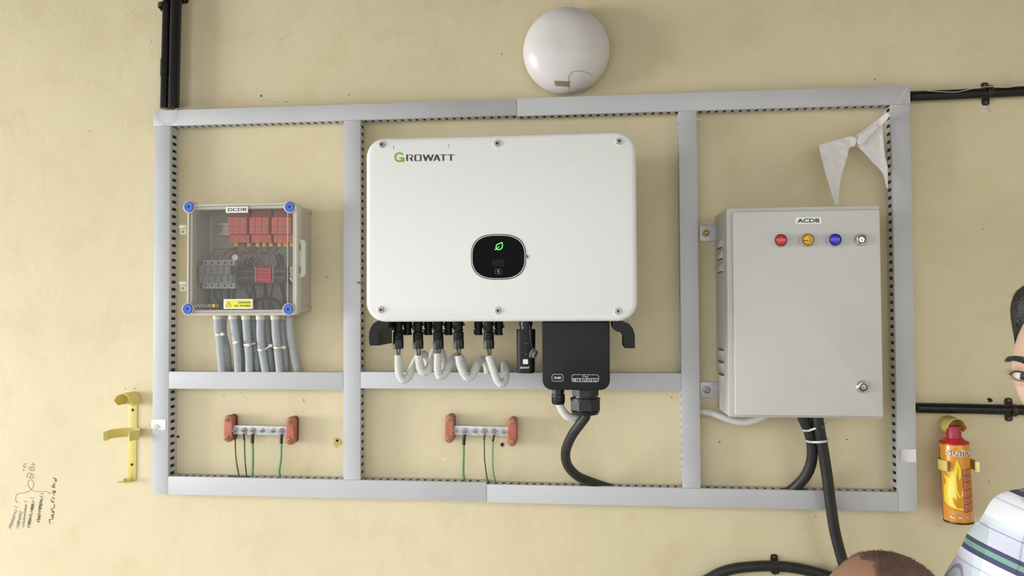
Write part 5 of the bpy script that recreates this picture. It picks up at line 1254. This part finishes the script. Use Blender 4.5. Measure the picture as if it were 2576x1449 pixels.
        for k_ in range(170):
            u = rnd.random(); v = rnd.uniform(-1, 1); xx = s * (.014 + .042 * u); zz = .0165 + .006 * math.sin(u * 2.2) - .004 * u * u + v * .0042 * (1 - .55 * u)
            ph = math.asin(max(-1, min(1, xx / .0745))); best = None
            th = math.acos(max(-1, min(1, zz / .118))); hp = head_point(th, math.asin(max(-1, min(1, xx / (.076 * math.sin(th))))))
            p = HM @ (hp + Vector((0, -.0006, 0))); t = HM.to_3x3() @ Vector((s * .8, -.35, .35 - .6 * u)).normalized(); sd = HM.to_3x3() @ Vector((0, 0, .0006)); ln = .009
            B.bm.faces.new([B.bm.verts.new(q_) for q_ in (p - sd, p + sd, p + t * ln)])
        B.build('eyebrow', 'hair_black', root)
    B = MB(); B.tube([HM @ (head_point(math.acos(z / .118), x / .06) + Vector((0, -.001, 0))) for x, z in ((-.022, -.073), (-.011, -.0705), (0, -.072), (.011, -.0705), (.022, -.073))], .0035, 8, .003, rfun=lambda i, n: .0012 + .0026 * math.sin(math.pi * i / max(1, n - 1)))
    B.tube([HM @ (head_point(math.acos(z / .118), x / .06) + Vector((0, .0005, 0))) for x, z in ((-.02, -.075), (-.01, -.079), (0, -.0802), (.01, -.079), (.02, -.075))], .0035, 8, .003, rfun=lambda i, n: .0012 + .003 * math.sin(math.pi * i / max(1, n - 1)))
    B.build('lips', 'lip', root)
    return root
V = Vector
# the man at the right edge
eye = W(2732, 943, .85); ex, ey, ezz = eye
sc_ = lambda px, py, d=.84: W(px, py, d)
shl = W(2592, 1350, .845); nbase = V((ex + .045, ey + .035, ezz - .215))
shr = V((2 * nbase.x - shl.x, ey + .05, shl.z))
ex += .09
JA = {'pelvis': (V((ex + .01, ey + .03, .90)), (.15, .1), None), 'belly': (V((ex, ey + .03, 1.06)), (.14, .1), 'pelvis'), 'chest': (V((ex - .03, ey + .03, 1.24)), (.15, .105), 'belly'),
      'neckb': (nbase, .062, 'chest'), 'neck': (V((eye.x + .012, ey + .025, ezz - .13)), .052, 'neckb'), 'skull': (V((eye.x, ey + .01, ezz - .06)), .05, 'neck'),
      'clav_r': (nbase.lerp(shl, .5) + V((0, 0, .004)), .052, 'chest'), 'sho_r': (shl, .045, 'clav_r'), 'elbow_r': (shl + V((-.148, -.02, -.235)), .040, 'sho_r'), 'fore_r': (shl + V((-.06, -.11, -.32)), .034, 'elbow_r'), 'wrist_r': (shl + V((.0, -.15, -.35)), .026, 'fore_r'),
      'clav_l': (nbase.lerp(shr, .5) + V((0, 0, -.035)), .06, 'chest'), 'sho_l': (shr, .054, 'clav_l'), 'elbow_l': (shr + V((.12, .02, -.27)), .041, 'sho_l'), 'fore_l': (shr + V((.16, -.05, -.41)), .034, 'elbow_l'), 'wrist_l': (shr + V((.17, -.08, -.49)), .026, 'fore_l'),
      'hip_r': (V((ex - .07, ey + .03, .84)), .085, 'pelvis'), 'knee_r': (V((ex - .08, ey + .02, .47)), .058, 'hip_r'), 'ankle_r': (V((ex - .085, ey + .05, .09)), .04, 'knee_r'), 'toe_r': (V((ex - .09, ey - .08, .04)), .03, 'ankle_r'),
      'hip_l': (V((ex + .11, ey + .03, .84)), .085, 'pelvis'), 'knee_l': (V((ex + .12, ey + .02, .47)), .058, 'hip_l'), 'ankle_l': (V((ex + .125, ey + .05, .09)), .04, 'knee_l'), 'toe_l': (V((ex + .13, ey - .08, .04)), .03, 'ankle_l')}
human('person in a plaid shirt at the right edge, dark hair, face partly out of frame', eye, 57, JA, 'skin_light', 'plaid_cloth', ('hair_black', .013, 2600, .016, (.16, 1, .14), 1.5), (ex, ey, 0),
      lambda a: .80 + .36 * smooth01(min(1, max(0, (a - .7) / .5))) + .75 * smooth01(min(1, max(0, (a - 1.25) / .25))) + .25 * smooth01(min(1, max(0, (a - 1.7) / .6))), 22)
# the second head at the bottom edge
eye = W(2203, 1632, .85); ex, ey, ezz = eye
nbase = V((ex + .03, ey + .07, ezz - .2))
JB = {'pelvis': (V((ex + .05, ey + .22, .60)), (.15, .1), None), 'belly': (V((ex + .045, ey + .19, .73)), (.14, .1), 'pelvis'), 'chest': (V((ex + .035, ey + .12, .87)), (.15, .1), 'belly'),
      'neckb': (nbase, .06, 'chest'), 'neck': (V((ex + .012, ey + .04, ezz - .13)), .052, 'neckb'), 'skull': (V((ex, ey + .01, ezz - .06)), .05, 'neck'),
      'clav_r': (nbase + V((-.09, .02, -.05)), .055, 'chest'), 'sho_r': (nbase + V((-.18, .03, -.06)), .05, 'clav_r'), 'elbow_r': (nbase + V((-.21, -.02, -.31)), .04, 'sho_r'), 'fore_r': (nbase + V((-.19, -.15, -.42)), .032, 'elbow_r'), 'wrist_r': (nbase + V((-.17, -.2, -.455)), .025, 'fore_r'),
      'clav_l': (nbase + V((.09, .02, -.05)), .055, 'chest'), 'sho_l': (nbase + V((.18, .03, -.06)), .05, 'clav_l'), 'elbow_l': (nbase + V((.2, -.02, -.31)), .04, 'sho_l'), 'fore_l': (nbase + V((.19, -.15, -.42)), .032, 'elbow_l'), 'wrist_l': (nbase + V((.18, -.2, -.455)), .025, 'fore_l'),
      'hip_r': (V((ex - .05, ey + .2, .56)), .085, 'pelvis'), 'knee_r': (V((ex - .12, ey - .14, .44)), .06, 'hip_r'), 'ankle_r': (V((ex - .11, ey + .02, .09)), .04, 'knee_r'), 'toe_r': (V((ex - .12, ey - .11, .04)), .03, 'ankle_r'),
      'hip_l': (V((ex + .14, ey + .2, .56)), .085, 'pelvis'), 'knee_l': (V((ex + .2, ey - .14, .44)), .06, 'hip_l'), 'ankle_l': (V((ex + .19, ey + .02, .09)), .04, 'knee_l'), 'toe_l': (V((ex + .2, ey - .11, .04)), .03, 'ankle_l')}
for n_ in JB:
    if n_ not in ('neck', 'skull'):
        p_ = JB[n_][0]; r_ = Matrix.Rotation(math.radians(-35), 3, 'Z') @ (p_ - V((ex, ey, 0))) + V((ex - (.06 if n_ != 'neckb' else .02), ey, 0)); JB[n_] = (r_,) + JB[n_][1:]
human('person at the bottom edge, only a brown short-haired crown in view', eye, 76, JB, 'skin_brown', 'shirt_blue', ('hair_brown', .0018, 6000, .0046, (.8, .5, .6), 0), (ex, ey, 0),
      lambda a: .3 + .95 * smooth01(min(1, max(0, (a - .7) / .55))) + .6 * smooth01(min(1, max(0, (a - 1.2) / .3))) + .15 * smooth01(min(1, max(0, (a - 1.7) / .6))))
